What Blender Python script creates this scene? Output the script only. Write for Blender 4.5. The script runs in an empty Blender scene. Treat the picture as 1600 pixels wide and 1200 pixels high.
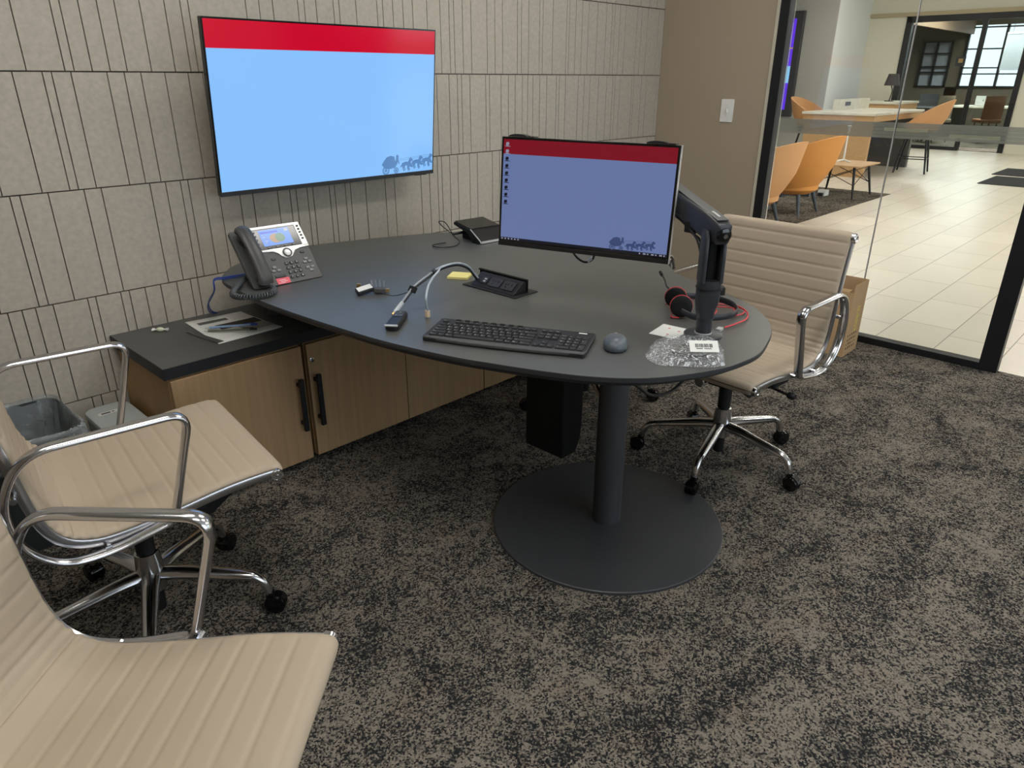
import bpy, bmesh, math, random
from mathutils import Vector, Matrix
random.seed(7)
PI=math.pi
SC=bpy.context.scene
COL=SC.collection
# ------------------------------------------------------------------ camera, world, light
def cam_axes(pitch,yaw,roll):
    F=Vector((math.sin(yaw)*math.cos(pitch),math.cos(yaw)*math.cos(pitch),-math.sin(pitch)))
    R=Vector((math.cos(yaw),-math.sin(yaw),0)); U=R.cross(F)
    c,s=math.cos(roll),math.sin(roll)
    return R*c+U*s,-R*s+U*c,F
R_,U_,F_=cam_axes(math.radians(23.35),math.radians(46.1),math.radians(.12))
cd=bpy.data.cameras.new('camera'); cam=bpy.data.objects.new('camera',cd); COL.objects.link(cam)
cam.matrix_world=Matrix(((R_.x,U_.x,-F_.x,0),(R_.y,U_.y,-F_.y,0),(R_.z,U_.z,-F_.z,1.39),(0,0,0,1)))
cd.sensor_fit='HORIZONTAL'; cd.sensor_width=36; cd.lens=1108/1600*36; cd.clip_start=.05; cd.clip_end=200
SC.camera=cam
w=bpy.data.worlds.new('sky'); SC.world=w; w.use_nodes=True
bg=w.node_tree.nodes['Background']; bg.inputs[0].default_value=(.80,.90,1,1); bg.inputs[1].default_value=3.6
SC.view_settings.view_transform='Standard'; SC.view_settings.look='None'
SC.view_settings.exposure=0.0; SC.view_settings.gamma=1; SC.view_settings.use_curve_mapping=False
def area(name,loc,sx,sy,power,col=(1,1,1),rot=(0,0,0),portal=False):
    l=bpy.data.lights.new(name,'AREA'); l.shape='RECTANGLE'; l.size=sx; l.size_y=sy; l.energy=power; l.color=col
    o=bpy.data.objects.new(name,l); COL.objects.link(o); o.location=loc; o.rotation_euler=rot
    if portal: l.cycles.is_portal=True
    return o
PANEL_E=15      # emission of the office ceiling panels
LOBBY_E=12
area('window_portal',(1.6,-2.34,1.6),3.6,1.6,1,rot=(-PI/2,0,PI),portal=True)
area('office_window_portal',(25.2,4.8,1.96),2.4,1.52,1,rot=(PI/2,0,PI/2),portal=True)

# ------------------------------------------------------------------ materials
def s2l(c): return tuple((x/12.92 if x<=.04045 else ((x+.055)/1.055)**2.4) for x in c)
def C(r,g,b): return (*s2l((r/255,g/255,b/255)),1)
MATS={}
def mat(name,col,rough=.5,metal=0,spec=.5,emit=None,es=1,trans=0,ior=1.45,alpha=1,coat=0,bump=None,var=None,aniso=0):
    if name in MATS: return MATS[name]
    m=bpy.data.materials.new(name); m.use_nodes=True; nt=m.node_tree; b=nt.nodes['Principled BSDF']
    b.inputs['Base Color'].default_value=col; b.inputs['Roughness'].default_value=rough; b.inputs['Metallic'].default_value=metal
    b.inputs['Specular IOR Level'].default_value=spec; b.inputs['IOR'].default_value=ior
    b.inputs['Transmission Weight'].default_value=trans; b.inputs['Alpha'].default_value=alpha
    b.inputs['Coat Weight'].default_value=coat
    if emit: b.inputs['Emission Color'].default_value=emit; b.inputs['Emission Strength'].default_value=es
    tc=None
    if bump or var:
        tc=nt.nodes.new('ShaderNodeTexCoord')
    if bump:   # (scale, strength, distance)
        n=nt.nodes.new('ShaderNodeTexNoise'); n.inputs['Scale'].default_value=bump[0]; n.inputs['Detail'].default_value=3
        nt.links.new(tc.outputs['Object'],n.inputs['Vector'])
        bp=nt.nodes.new('ShaderNodeBump'); bp.inputs['Strength'].default_value=bump[1]; bp.inputs['Distance'].default_value=bump[2]
        nt.links.new(n.outputs['Fac'],bp.inputs['Height']); nt.links.new(bp.outputs['Normal'],b.inputs['Normal'])
    if var:    # (scale vec, amount)
        mp=nt.nodes.new('ShaderNodeMapping'); mp.inputs['Scale'].default_value=var[0]; nt.links.new(tc.outputs['Object'],mp.inputs['Vector'])
        n=nt.nodes.new('ShaderNodeTexNoise'); n.inputs['Scale'].default_value=1; n.inputs['Detail'].default_value=5
        nt.links.new(mp.outputs['Vector'],n.inputs['Vector'])
        r=nt.nodes.new('ShaderNodeValToRGB'); a=var[1]
        r.color_ramp.elements[0].position=.3; r.color_ramp.elements[1].position=.7
        r.color_ramp.elements[0].color=(col[0]*(1-a),col[1]*(1-a),col[2]*(1-a),1)
        r.color_ramp.elements[1].color=(min(1,col[0]*(1+a)),min(1,col[1]*(1+a)),min(1,col[2]*(1+a)),1)
        nt.links.new(n.outputs['Fac'],r.inputs['Fac']); nt.links.new(r.outputs['Color'],b.inputs['Base Color'])
    MATS[name]=m; return m
M_felt=mat('felt_panel',C(176,169,156),.95,spec=.1,bump=(400,.25,.002),var=((60,60,60),.08))
M_groove=mat('felt_groove',C(92,86,78),1,spec=.05)
M_taupe=mat('taupe_paint',C(164,150,131),.8,spec=.2,bump=(300,.08,.001))
M_white=mat('white_wall_paint',C(215,213,204),.8,spec=.2)
M_cream=mat('cream_wall_paint',C(205,201,182),.8,spec=.2)
M_greyw=mat('grey_wall_paint',C(176,174,166),.8,spec=.2)
M_lgrey=mat('pale_wall_paint',C(205,206,200),.8,spec=.2)
M_brown=mat('brown_wall_paint',C(104,96,82),.8,spec=.2)
M_ceil=mat('ceiling_paint',C(225,223,216),.9,spec=.1)
M_black=mat('black_metal_frame',C(26,27,29),.45,spec=.4)
M_blackp=mat('black_plastic',C(26,26,28),.42,spec=.5)
M_blackm=mat('matte_black_plastic',C(20,20,21),.65,spec=.3)
M_gloss=mat('gloss_black',C(14,14,15),.12,spec=.6)
M_dark=mat('dark_grey_plastic',C(46,48,52),.4,spec=.5)
M_table=mat('charcoal_laminate',C(82,83,81),.36,spec=.8,bump=(900,.04,.0005))
M_tedge=mat('charcoal_edge',C(48,49,51),.45)
M_base=mat('charcoal_steel',C(64,65,68),.36,spec=.5,var=((3,3,3),.06))
M_wtop=mat('worktop_laminate',C(82,82,80),.42,spec=.4)
M_wedge=mat('worktop_edge',C(27,28,31),.5)
M_oak=mat('oak_veneer',C(160,132,98),.5,spec=.3,var=((70,70,2.2),.10))
M_oak2=mat('oak_side_veneer',C(156,124,84),.5,spec=.3,var=((50,50,2),.08))
M_chrome=mat('polished_aluminium',C(200,200,203),.17,metal=1)
M_rail=mat('brushed_aluminium',C(178,178,180),.28,metal=1)
M_fab=mat('beige_upholstery',C(173,158,138),.62,spec=.3,bump=(500,.12,.0008))
M_silver=mat('silver_plastic',C(200,200,198),.3,spec=.5,metal=.3)
M_phone=mat('phone_charcoal',C(74,74,73),.45,spec=.5)
M_btn=mat('button_grey',C(120,121,122),.4)
M_wht=mat('white_plastic',C(225,225,220),.45)
M_paper=mat('paper_white',C(225,225,220),.8,spec=.1)
M_yel=mat('yellow_notes',C(225,214,140),.85,spec=.1)
M_cable=mat('grey_cable',C(150,156,162),.45)
M_red=mat('red_cable',C(205,60,66),.4)
M_pink=mat('pink_label',C(222,96,110),.6)
M_blue=mat('blue_cable',C(46,70,150),.4)
M_card=mat('cardboard',C(192,160,122),.85,spec=.1,var=((6,6,3),.05))
M_cardd=mat('cardboard_ink',C(96,72,48),.9)
M_boxy=mat('yellow_print',C(228,214,60),.7)
M_rub=mat('rubber',C(18,18,19),.55)
M_bin=mat('grey_bin_plastic',C(176,182,180),.45)
M_binb=mat('dark_bin_plastic',C(52,56,58),.5)
M_gold=mat('connector_gold',C(190,160,110),.3,metal=.8)
M_orange=mat('orange_upholstery',C(205,140,72),.7,spec=.3)
M_orange2=mat('tan_upholstery',C(204,152,104),.7,spec=.3)
M_leg=mat('grey_chair_leg',C(70,76,84),.5)
M_dgreen=mat('grey_green_upholstery',C(78,88,84),.7)
M_wood=mat('lobby_wood',C(186,148,104),.5,var=((3,30,30),.08))
M_marble=mat('pale_marble',C(208,203,186),.35,var=((6,6,6),.12))
M_slab=mat('grey_slab',C(86,86,84),.5)
M_mat=mat('dark_doormat',C(58,60,62),.95,spec=.1)
M_lamp=mat('dark_lamp_shade',C(56,52,52),.8)
M_bench=mat('dark_furniture',C(40,42,46),.5)
M_band=mat('frosted_film',C(205,204,198),.6,alpha=.6)
M_band2=mat('frosted_film_light',C(232,232,212),.6,alpha=.85)
M_jnt=mat('silicone_joint',C(206,204,204),.3,trans=.3)
M_purple=mat('purple_screen',(0,0,0,1),.3,emit=C(96,44,232),es=1.0)
M_cyan=mat('cyan_screen',(0,0,0,1),.3,emit=C(140,205,250),es=1.0)
M_diff=mat('light_diffuser',(.9,.9,.9,1),.8,emit=(1,.97,.925,1),es=PANEL_E)
M_diffl=mat('lobby_light_diffuser',(.9,.9,.9,1),.8,emit=(1,.97,.92,1),es=LOBBY_E)
# screens: dark glossy glass that gives off the picture
def screen(name,c,es=1.0,rough=.12): return mat(name,(.004,.004,.005,1),rough,spec=.5,emit=c,es=es)
M_tvb=screen('tv_blue',C(136,193,252),1.0); M_tvr=screen('tv_red',C(205,0,42),.95); M_tvd=screen('tv_graphic',C(92,140,196),.9)
M_mnb=screen('monitor_blue',C(104,120,166),.9,.25); M_mnr=screen('monitor_red',C(126,12,32),.85,.25); M_mnd=screen('monitor_graphic',C(62,76,120),.8,.25)
M_mnk=screen('monitor_taskbar',C(20,26,40),.6,.25); M_mni=screen('monitor_icons',C(150,150,170),.8,.25)
M_phs=screen('phone_blue',C(84,140,235),1.,.2); M_ph2=screen('phone_deep_blue',C(40,84,205),1.,.2); M_ph3=screen('phone_green',C(96,140,120),.9,.2); M_ph4=screen('phone_amber',C(170,140,110),.9,.2)
# glass
def glass(name,tint,refl=.65):
    m=bpy.data.materials.new(name); m.use_nodes=True; nt=m.node_tree; nt.nodes.clear()
    o=nt.nodes.new('ShaderNodeOutputMaterial'); mx=nt.nodes.new('ShaderNodeMixShader'); fr=nt.nodes.new('ShaderNodeFresnel')
    t=nt.nodes.new('ShaderNodeBsdfTransparent'); g=nt.nodes.new('ShaderNodeBsdfGlossy')
    fr.inputs['IOR'].default_value=1.45; t.inputs['Color'].default_value=tint; g.inputs['Roughness'].default_value=.01
    g.inputs['Color'].default_value=(refl,refl,refl,1)
    nt.links.new(fr.outputs[0],mx.inputs[0]); nt.links.new(t.outputs[0],mx.inputs[1]); nt.links.new(g.outputs[0],mx.inputs[2]); nt.links.new(mx.outputs[0],o.inputs[0])
    return m
M_glass=glass('clear_glass',(.965,.98,.965,1))
M_glassd=glass('office_glass',(.62,.66,.64,1))
# translucent bag film
def film(name,col,a,rough=.18,sc=38,dist=1.4,con=1,lo=.38,hi=.66):
    m=bpy.data.materials.new(name); m.use_nodes=True; nt=m.node_tree; b=nt.nodes['Principled BSDF']
    b.inputs['Base Color'].default_value=col; b.inputs['Roughness'].default_value=rough
    b.inputs['Specular IOR Level'].default_value=.8
    tc=nt.nodes.new('ShaderNodeTexCoord'); n=nt.nodes.new('ShaderNodeTexNoise'); n.inputs['Scale'].default_value=sc; n.inputs['Detail'].default_value=4; n.inputs['Distortion'].default_value=dist
    nt.links.new(tc.outputs['Object'],n.inputs['Vector'])
    r=nt.nodes.new('ShaderNodeMapRange'); r.inputs[1].default_value=lo; r.inputs[2].default_value=hi; r.inputs[3].default_value=max(.05,a*(1-.8*con)); r.inputs[4].default_value=min(1,a*(1+.9*con))
    nt.links.new(n.outputs['Fac'],r.inputs[0]); nt.links.new(r.outputs[0],b.inputs['Alpha'])
    bp=nt.nodes.new('ShaderNodeBump'); bp.inputs['Strength'].default_value=.8; bp.inputs['Distance'].default_value=.006
    nt.links.new(n.outputs['Fac'],bp.inputs['Height']); nt.links.new(bp.outputs['Normal'],b.inputs['Normal'])
    return m
M_bag=film('clear_poly_bag',C(232,235,238),.36,.08,48,3.2,1.25,.50,.64); M_liner=film('bin_liner_film',C(176,184,186),.40,.28,14,.6,.35)  # bag: opaque white noise patches paint glints into the film
# carpet
def carpet(name,dark,light,warm,scale=1.0):
    m=bpy.data.materials.new(name); m.use_nodes=True; nt=m.node_tree; N=nt.nodes; L=nt.links; b=N['Principled BSDF']
    b.inputs['Roughness'].default_value=1; b.inputs['Specular IOR Level'].default_value=.05
    tc=N.new('ShaderNodeTexCoord')
    def noise(s,det,rough,dist=0,vec=(1,1,1)):
        mp=N.new('ShaderNodeMapping'); mp.inputs['Scale'].default_value=vec; L.new(tc.outputs['Object'],mp.inputs['Vector'])
        n=N.new('ShaderNodeTexNoise'); n.inputs['Scale'].default_value=s*scale; n.inputs['Detail'].default_value=det; n.inputs['Roughness'].default_value=rough; n.inputs['Distortion'].default_value=dist
        L.new(mp.outputs[0],n.inputs['Vector']); return n.outputs['Fac']
    def mth(op,a,b_,c=None):
        k=N.new('ShaderNodeMath'); k.operation=op
        for i,x in enumerate((a,b_,c)):
            if x is None: continue
            if isinstance(x,(int,float)): k.inputs[i].default_value=x
            else: L.new(x,k.inputs[i])
        return k.outputs[0]
    big=noise(5.2,6,.62,.6,(1,1.25,1)); mid=noise(34,5,.7,.4,(1.35,1,1)); 
    v=N.new('ShaderNodeTexVoronoi'); v.inputs['Scale'].default_value=230*scale; L.new(tc.outputs['Object'],v.inputs['Vector'])
    sep=N.new('ShaderNodeSeparateColor'); L.new(v.outputs['Color'],sep.inputs[0])
    s=mth('MULTIPLY_ADD',mth('SUBTRACT',big,.5),1.9,0.5)
    s=mth('MULTIPLY_ADD',mth('SUBTRACT',mid,.5),1.9,s)
    s=mth('MULTIPLY_ADD',mth('SUBTRACT',sep.outputs[0],.5),1.15,s)
    rp=N.new('ShaderNodeValToRGB'); e=rp.color_ramp.elements; e[0].position=.22; e[0].color=dark; e[1].position=.90; e[1].color=light
    L.new(s,rp.inputs['Fac'])
    w2=noise(9,3,.5,0); mr=N.new('ShaderNodeMapRange'); mr.inputs[1].default_value=.55; mr.inputs[2].default_value=.7; mr.inputs[4].default_value=.45; L.new(w2,mr.inputs[0])
    mx=N.new('ShaderNodeMix'); mx.data_type='RGBA'; mx.blend_type='MULTIPLY'; L.new(mr.outputs[0],mx.inputs[0]); L.new(rp.outputs[0],mx.inputs[6]); mx.inputs[7].default_value=warm
    L.new(mx.outputs[2],b.inputs['Base Color'])
    bp=N.new('ShaderNodeBump'); bp.inputs['Strength'].default_value=.9; bp.inputs['Distance'].default_value=.004
    L.new(v.outputs['Distance'],bp.inputs['Height']); bp.invert=True; L.new(bp.outputs[0],b.inputs['Normal'])
    return m
M_carpet=carpet('mottled_carpet',C(42,43,44),C(142,134,122),(1.0,.86,.80,1))
M_rug=carpet('lobby_carpet',C(58,54,50),C(126,118,106),(1,.9,.85,1),.35)
def tiles():
    m=bpy.data.materials.new('cream_floor_tiles'); m.use_nodes=True; nt=m.node_tree; N=nt.nodes; L=nt.links; b=N['Principled BSDF']
    tc=N.new('ShaderNodeTexCoord'); mp=N.new('ShaderNodeMapping'); mp.inputs['Location'].default_value=(-.235,-.265,0); L.new(tc.outputs['Object'],mp.inputs['Vector'])
    br=N.new('ShaderNodeTexBrick'); br.offset=.78; br.offset_frequency=2; br.inputs['Scale'].default_value=1
    br.inputs['Brick Width'].default_value=.628; br.inputs['Row Height'].default_value=.31; br.inputs['Mortar Size'].default_value=.003; br.inputs['Mortar Smooth'].default_value=.1
    br.inputs['Color1'].default_value=C(224,214,198); br.inputs['Color2'].default_value=C(216,206,190); br.inputs['Mortar'].default_value=C(142,130,110)
    L.new(mp.outputs[0],br.inputs['Vector'])
    n=N.new('ShaderNodeTexNoise'); n.inputs['Scale'].default_value=3; n.inputs['Detail'].default_value=6; L.new(tc.outputs['Object'],n.inputs['Vector'])
    mr=N.new('ShaderNodeMapRange'); mr.inputs[3].default_value=.93; mr.inputs[4].default_value=1.05; L.new(n.outputs['Fac'],mr.inputs[0])
    mx=N.new('ShaderNodeVectorMath'); mx.operation='SCALE'; L.new(br.outputs['Color'],mx.inputs[0]); L.new(mr.outputs[0],mx.inputs['Scale'])
    L.new(mx.outputs[0],b.inputs['Base Color']); b.inputs['Roughness'].default_value=.32; b.inputs['Specular IOR Level'].default_value=.5
    return m
M_tiles=tiles()

# ------------------------------------------------------------------ mesh helpers
I4=Matrix.Identity(4)
class MB:
    def __init__(s): s.v=[]; s.f=[]; s.m=[]
    def add(s,vs,fs,mi=0,M=None):
        o=len(s.v); s.v+=[tuple(M@Vector(p)) if M else tuple(p) for p in vs]; s.f+=[tuple(i+o for i in f) for f in fs]; s.m+=[mi]*len(fs); return s
    def box(s,x0,x1,y0,y1,z0,z1,mi=0,M=None):
        vs=[(x,y,z) for x in(x0,x1) for y in(y0,y1) for z in(z0,z1)]
        return s.add(vs,[(0,1,3,2),(4,6,7,5),(0,4,5,1),(2,3,7,6),(0,2,6,4),(1,5,7,3)],mi,M)
    def prism(s,p,z0,z1,mi=0,M=None,top=None):
        n=len(p); q=top or p
        vs=[(x,y,z0) for x,y in p]+[(x,y,z1) for x,y in q]
        fs=[tuple(reversed(range(n))),tuple(range(n,2*n))]+[(i,(i+1)%n,n+(i+1)%n,n+i) for i in range(n)]
        return s.add(vs,fs,mi,M)
    def loft(s,rings,mi=0,M=None,caps=True,closed=True):
        n=len(rings[0]); vs=[p for r in rings for p in r]; fs=[]
        for j in range(len(rings)-1):
            for i in range(n if closed else n-1):
                k=(i+1)%n; fs.append((j*n+i,j*n+k,(j+1)*n+k,(j+1)*n+i))
        if caps and closed: fs+= [tuple(reversed(range(n))),tuple(range((len(rings)-1)*n,len(rings)*n))]
        return s.add(vs,fs,mi,M)
    def lathe(s,prof,seg=32,mi=0,M=None,caps=True):
        return s.loft([[(r*math.cos(2*PI*i/seg),r*math.sin(2*PI*i/seg),z) for i in range(seg)] for r,z in prof],mi,M,caps)
    def tube(s,path,r,seg=10,closed=False,mi=0,M=None,ref=None,rb=None,square=False):
        P=[Vector(p) for p in path]; n=len(P); rr=r if isinstance(r,(list,tuple)) else [r]*n
        rbb=rb if isinstance(rb,(list,tuple)) else [rb]*n
        T=[]
        for i in range(n):
            a=P[(i-1)%n] if (closed or i>0) else P[i]; b=P[(i+1)%n] if (closed or i<n-1) else P[i]
            T.append((b-a).normalized())
        if ref is None:
            u=T[0].orthogonal().normalized()
        rings=[]
        for i in range(n):
            if ref is not None: u=Vector(ref)
            u=(u-T[i]*u.dot(T[i])).normalized(); v=T[i].cross(u); ra=rr[i]; r2=rbb[i] if rbb[i] is not None else ra
            ring=[]
            for k in range(seg):
                a=2*PI*(k+(.5 if square else 0))/seg; c,d=math.cos(a),math.sin(a)
                if square: e=.35; c=math.copysign(abs(c)**e,c); d=math.copysign(abs(d)**e,d)
                ring.append(tuple(P[i]+u*(c*ra)+v*(d*r2)))
            rings.append(ring)
        if closed: rings.append(rings[0]); return s.loft(rings,mi,M,caps=False)
        return s.loft(rings,mi,M)
    def sphere(s,c,rx,ry,rz,mi=0,M=None,seg=16,rows=10):
        rings=[]
        for j in range(rows+1):
            t=-PI/2+PI*j/rows; cr=max(math.cos(t),.02)
            rings.append([(c[0]+rx*cr*math.cos(2*PI*i/seg),c[1]+ry*cr*math.sin(2*PI*i/seg),c[2]+rz*math.sin(t)) for i in range(seg)])
        return s.loft(rings,mi,M)
    def text(s,txt,size,M,mi=0,align='CENTER'):
        cu=bpy.data.curves.new('t','FONT'); cu.body=txt; cu.size=size; cu.align_x=align; cu.align_y='CENTER'; cu.resolution_u=1
        ob=bpy.data.objects.new('t',cu); COL.objects.link(ob); dg=bpy.context.evaluated_depsgraph_get(); me=bpy.data.meshes.new_from_object(ob.evaluated_get(dg))
        s.add([v.co[:] for v in me.vertices],[tuple(p.vertices) for p in me.polygons],mi,M)
        bpy.data.objects.remove(ob); bpy.data.curves.remove(cu); bpy.data.meshes.remove(me); return s
    def build(s,name,mats,parent=None,bevel=0,seg=2,smooth=35,sub=0,M=None):
        me=bpy.data.meshes.new(name); me.from_pydata(s.v,[],s.f)
        if not isinstance(mats,(list,tuple)): mats=[mats]
        for x in mats: me.materials.append(x)
        for p,k in zip(me.polygons,s.m): p.material_index=k
        bm=bmesh.new(); bm.from_mesh(me); bmesh.ops.recalc_face_normals(bm,faces=bm.faces); bm.to_mesh(me); bm.free()
        if smooth:
            for p in me.polygons: p.use_smooth=True
            me.set_sharp_from_angle(angle=math.radians(smooth))
        me.update()
        o=bpy.data.objects.new(name,me); COL.objects.link(o)
        if parent: o.parent=parent
        if M: o.matrix_local=M
        if bevel:
            b=o.modifiers.new('b','BEVEL'); b.width=bevel; b.segments=seg; b.limit_method='ANGLE'; b.angle_limit=math.radians(40)
            b.harden_normals=False
        if sub: q=o.modifiers.new('s','SUBSURF'); q.levels=sub; q.render_levels=sub
        return o
def tag(o,label,cat,group=None,kind=None):
    if label: o['label']=label
    if cat: o['category']=cat
    if group: o['group']=group
    if kind: o['kind']=kind
    return o
def struct(o): o['kind']='structure'; return o
def thing(name,label,cat,loc=(0,0,0),rz=0,group=None,M=None):
    o=bpy.data.objects.new(name,None); COL.objects.link(o); o.empty_display_size=.05
    if M is not None: o.matrix_world=M
    else: o.location=loc; o.rotation_euler=(0,0,rz)
    return tag(o,label,cat,group)
def frame(c,r,u,n): # matrix with columns right, up, normal
    return Matrix(((r[0],u[0],n[0],c[0]),(r[1],u[1],n[1],c[1]),(r[2],u[2],n[2],c[2]),(0,0,0,1)))
def cr(P,n=8,closed=False):
    P=[Vector(p) for p in P]; N=len(P); out=[]
    for i in range(N if closed else N-1):
        if closed: a,b,c,d=P[(i-1)%N],P[i],P[(i+1)%N],P[(i+2)%N]
        else: a,b,c,d=P[max(i-1,0)],P[i],P[i+1],P[min(i+2,N-1)]
        for k in range(n):
            t=k/n; out.append(.5*((2*b)+(c-a)*t+(2*a-5*b+4*c-d)*t*t+(3*b-a-3*c+d)*t**3))
    if not closed: out.append(P[-1])
    return out
def fillet(P,r,n=6,closed=False):
    P=[Vector(p) for p in P]; N=len(P); out=[]
    rr=r if isinstance(r,(list,tuple)) else [r]*N
    for i in range(N):
        if not closed and i in(0,N-1): out.append(P[i]); continue
        a,b,c=P[(i-1)%N],P[i],P[(i+1)%N]; u=(a-b); v=(c-b); k=min(rr[i],u.length*.48,v.length*.48); p=b+u.normalized()*k; q=b+v.normalized()*k
        for j in range(n+1):
            t=j/n; out.append(p*(1-t)**2+b*2*t*(1-t)+q*t*t)
    return out
def rrect(x0,x1,y0,y1,r,n=5):
    out=[]
    for cx,cy,a0 in((x1-r,y1-r,0),(x0+r,y1-r,90),(x0+r,y0+r,180),(x1-r,y0+r,270)):
        for k in range(n+1):
            a=math.radians(a0+90*k/n); out.append((cx+r*math.cos(a),cy+r*math.sin(a)))
    return out
def resample(P,d):
    out=[P[0]]; acc=0
    for a,b in zip(P,P[1:]):
        L=(b-a).length; t=d-acc
        while t<=L: out.append(a.lerp(b,t/L)); t+=d
        acc=(acc+L)%d
    return out

# ------------------------------------------------------------------ room shell
WY=2.72; GX=4.17
struct(MB().box(-2.4,GX+.03,-2.4,WY+.05,-.12,0).build('floor',M_carpet,smooth=0))
struct(MB().box(GX+.03,25.3,-6.2,9.2,-.12,0).build('floor_lobby',M_tiles,smooth=0))
struct(MB().box(-2.4,GX+.1,-2.4,WY+.12,2.75,2.87).build('ceiling',M_ceil,smooth=0))
struct(MB().box(GX+.1,25.3,-6.2,9.2,3.3,3.42).build('ceiling_lobby',M_ceil,smooth=0))
# back wall: felt boards in courses, each course cut by its own vertical grooves
rows={  # course: (z0,z1,[groove x])
 4:(1.775,2.14,[.62,.93,1.02,1.19,1.35,1.46,1.72,1.86,2.02,2.20,2.27,2.41,2.56,2.63,2.76,2.95,3.02,3.14,3.27,3.34,3.5,3.58,3.66,3.8,3.91,4.0,4.08]),
 3:(1.406,1.775,None),2:(1.045,1.406,None),1:(.683,1.045,None),0:(.325,.683,None),-1:(0,.325,[.40,.46,.63,.66,.71,.95,1.2,1.3,1.6])}
def unp(x,y,Y=WY):
    d=R_*((x-800)/1108)+U_*(-(y-600)/1108)+F_; t=Y/d.y; return d.x*t
g3=[unp(x*.225,109) for x in(182,450,515,640,765,883,1052,1218,1325,1378)]+[unp(340+.225*x,0) for x in(190,283,378,553,597,680,800,840,957,1103,1143,1213,1283,1350,1450)]+[unp(680+.225*x,115) for x in(48,108,140,198,255,363,416,468,570,597,646,720,742,810,903,922,965,1008,1050,1110,1170,1208,1228,1262,1300,1380,1410,1450,1525)]
g2=[unp(x*.225,112) for x in(80,290,355,490,740,860,975,1142,1303,1405)]+[1.32,1.41,1.47,1.56,1.7,1.78,1.93,2.0,2.06,2.2]+[unp(680+.225*x,118) for x in(8,95,152,182,240,350,376,457,508,556,606,643,680,728,776,843,863,907,995,1037,1077,1137,1193,1235,1253,1285,1370,1385,1435,1470,1540)]
g1=[unp(x*.225,306-.085*x*.225) for x in(62,133,330,580,700,1038,1147,1250,1303,1405,1505)]+[unp(340+.225*x,303-.0225*x) for x in(150,240,412,497,540,617,657,772,808,882,918,1023,1160,1225,1410,1470)]+[unp(670+.1166*x,246-.01*x) for x in(110,168,278,385,545,648,850,948)]+[2.8,2.9,2.97,3.12,3.2,3.33,3.42,3.6,3.66,3.8,3.9,3.96,4.08]
g0=[unp(x*.225,489-.18*x*.225) for x in(48,148,242,365,605,662,835,895,1005,1113,1225,1320,1370)]+[1.3,1.42,1.48,1.6,1.75,1.84,2.0,2.12,2.2,2.35,2.5,2.56,2.72,2.8,2.95,3.1,3.2,3.3,3.45,3.6,3.7,3.85,3.95,4.06]
rows[3]=(1.406,1.775,g3); rows[2]=(1.045,1.406,g2); rows[1]=(.683,1.045,g1); rows[0]=(.325,.683,g0)
wb=MB(); wb.box(-2.4,GX+.1,WY+.012,WY+.12,0,2.87,1)
for k,(z0,z1,g) in rows.items():
    g=sorted(g); lead=[]; x=min(g)-.11; i=0
    while x>-2.4: lead.append(x); x-=(.06,.13,.03,.11,.17,.08)[i%6]; i+=1
    xs=[-2.4]+sorted(lead)+g+[GX]
    for a,b in zip(xs,xs[1:]):
        if b-a>.012: wb.box(a+.0018,b-.0018,WY,WY+.02,z0+.0022,z1-.0022,0)
z=2.14
wb.box(-2.4,GX,WY,WY+.02,2.1425,2.75,0)
struct(wb.build('wall_back',[M_felt,M_groove],smooth=0))
struct(MB().box(GX,GX+.1,1.995,WY,0,2.75).build('wall_right',M_taupe,smooth=0))
struct(MB().box(GX-.006,GX+.106,1.972,1.996,0,2.75).build('trim_1',M_marble,smooth=0))
struct(MB().box(GX-.012,GX,1.995,WY,0,.1).build('baseboard_right',M_marble,bevel=.002))
struct(MB().box(-2.4,-2.28,-2.4,WY+.12,0,2.87).build('wall_left',M_taupe,smooth=0))
fw=MB(); fw.box(-2.4,-.2,-2.42,-2.3,0,2.75); fw.box(3.4,GX+.1,-2.42,-2.3,0,2.75); fw.box(-.2,3.4,-2.42,-2.3,0,.8); fw.box(-.2,3.4,-2.42,-2.3,2.4,2.75)
struct(fw.build('wall_front',M_white,smooth=0))
wf=MB()
for x in(-.2,1.0,2.2,3.36): wf.box(x,x+.04,-2.38,-2.34,.8,2.4)
for z in(.8,1.6,2.36): wf.box(-.2,3.4,-2.38,-2.34,z,z+.04)
struct(wf.build('window_3',M_black,smooth=0))
# glass front to the lobby
g=MB(); g.box(GX-.02,GX+.045,1.918,1.972,0,2.75); g.box(GX-.02,GX+.045,.545,.63,0,2.75); g.box(GX-.02,GX+.045,.63,1.905,0,.038); g.box(GX-.02,GX+.045,.63,1.905,2.66,2.75)
win=struct(g.build('window_1',M_black,bevel=.002))
for a,b in((.63,1.2725),(1.2775,1.9)):
    MB().box(GX+.008,GX+.018,a,b,.038,2.66).build('glass_pane',M_glass,win,smooth=0)
MB().box(GX+.007,GX+.019,1.2725,1.2775,.038,2.66).build('glass_joint',M_jnt,win,smooth=0)
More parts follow.
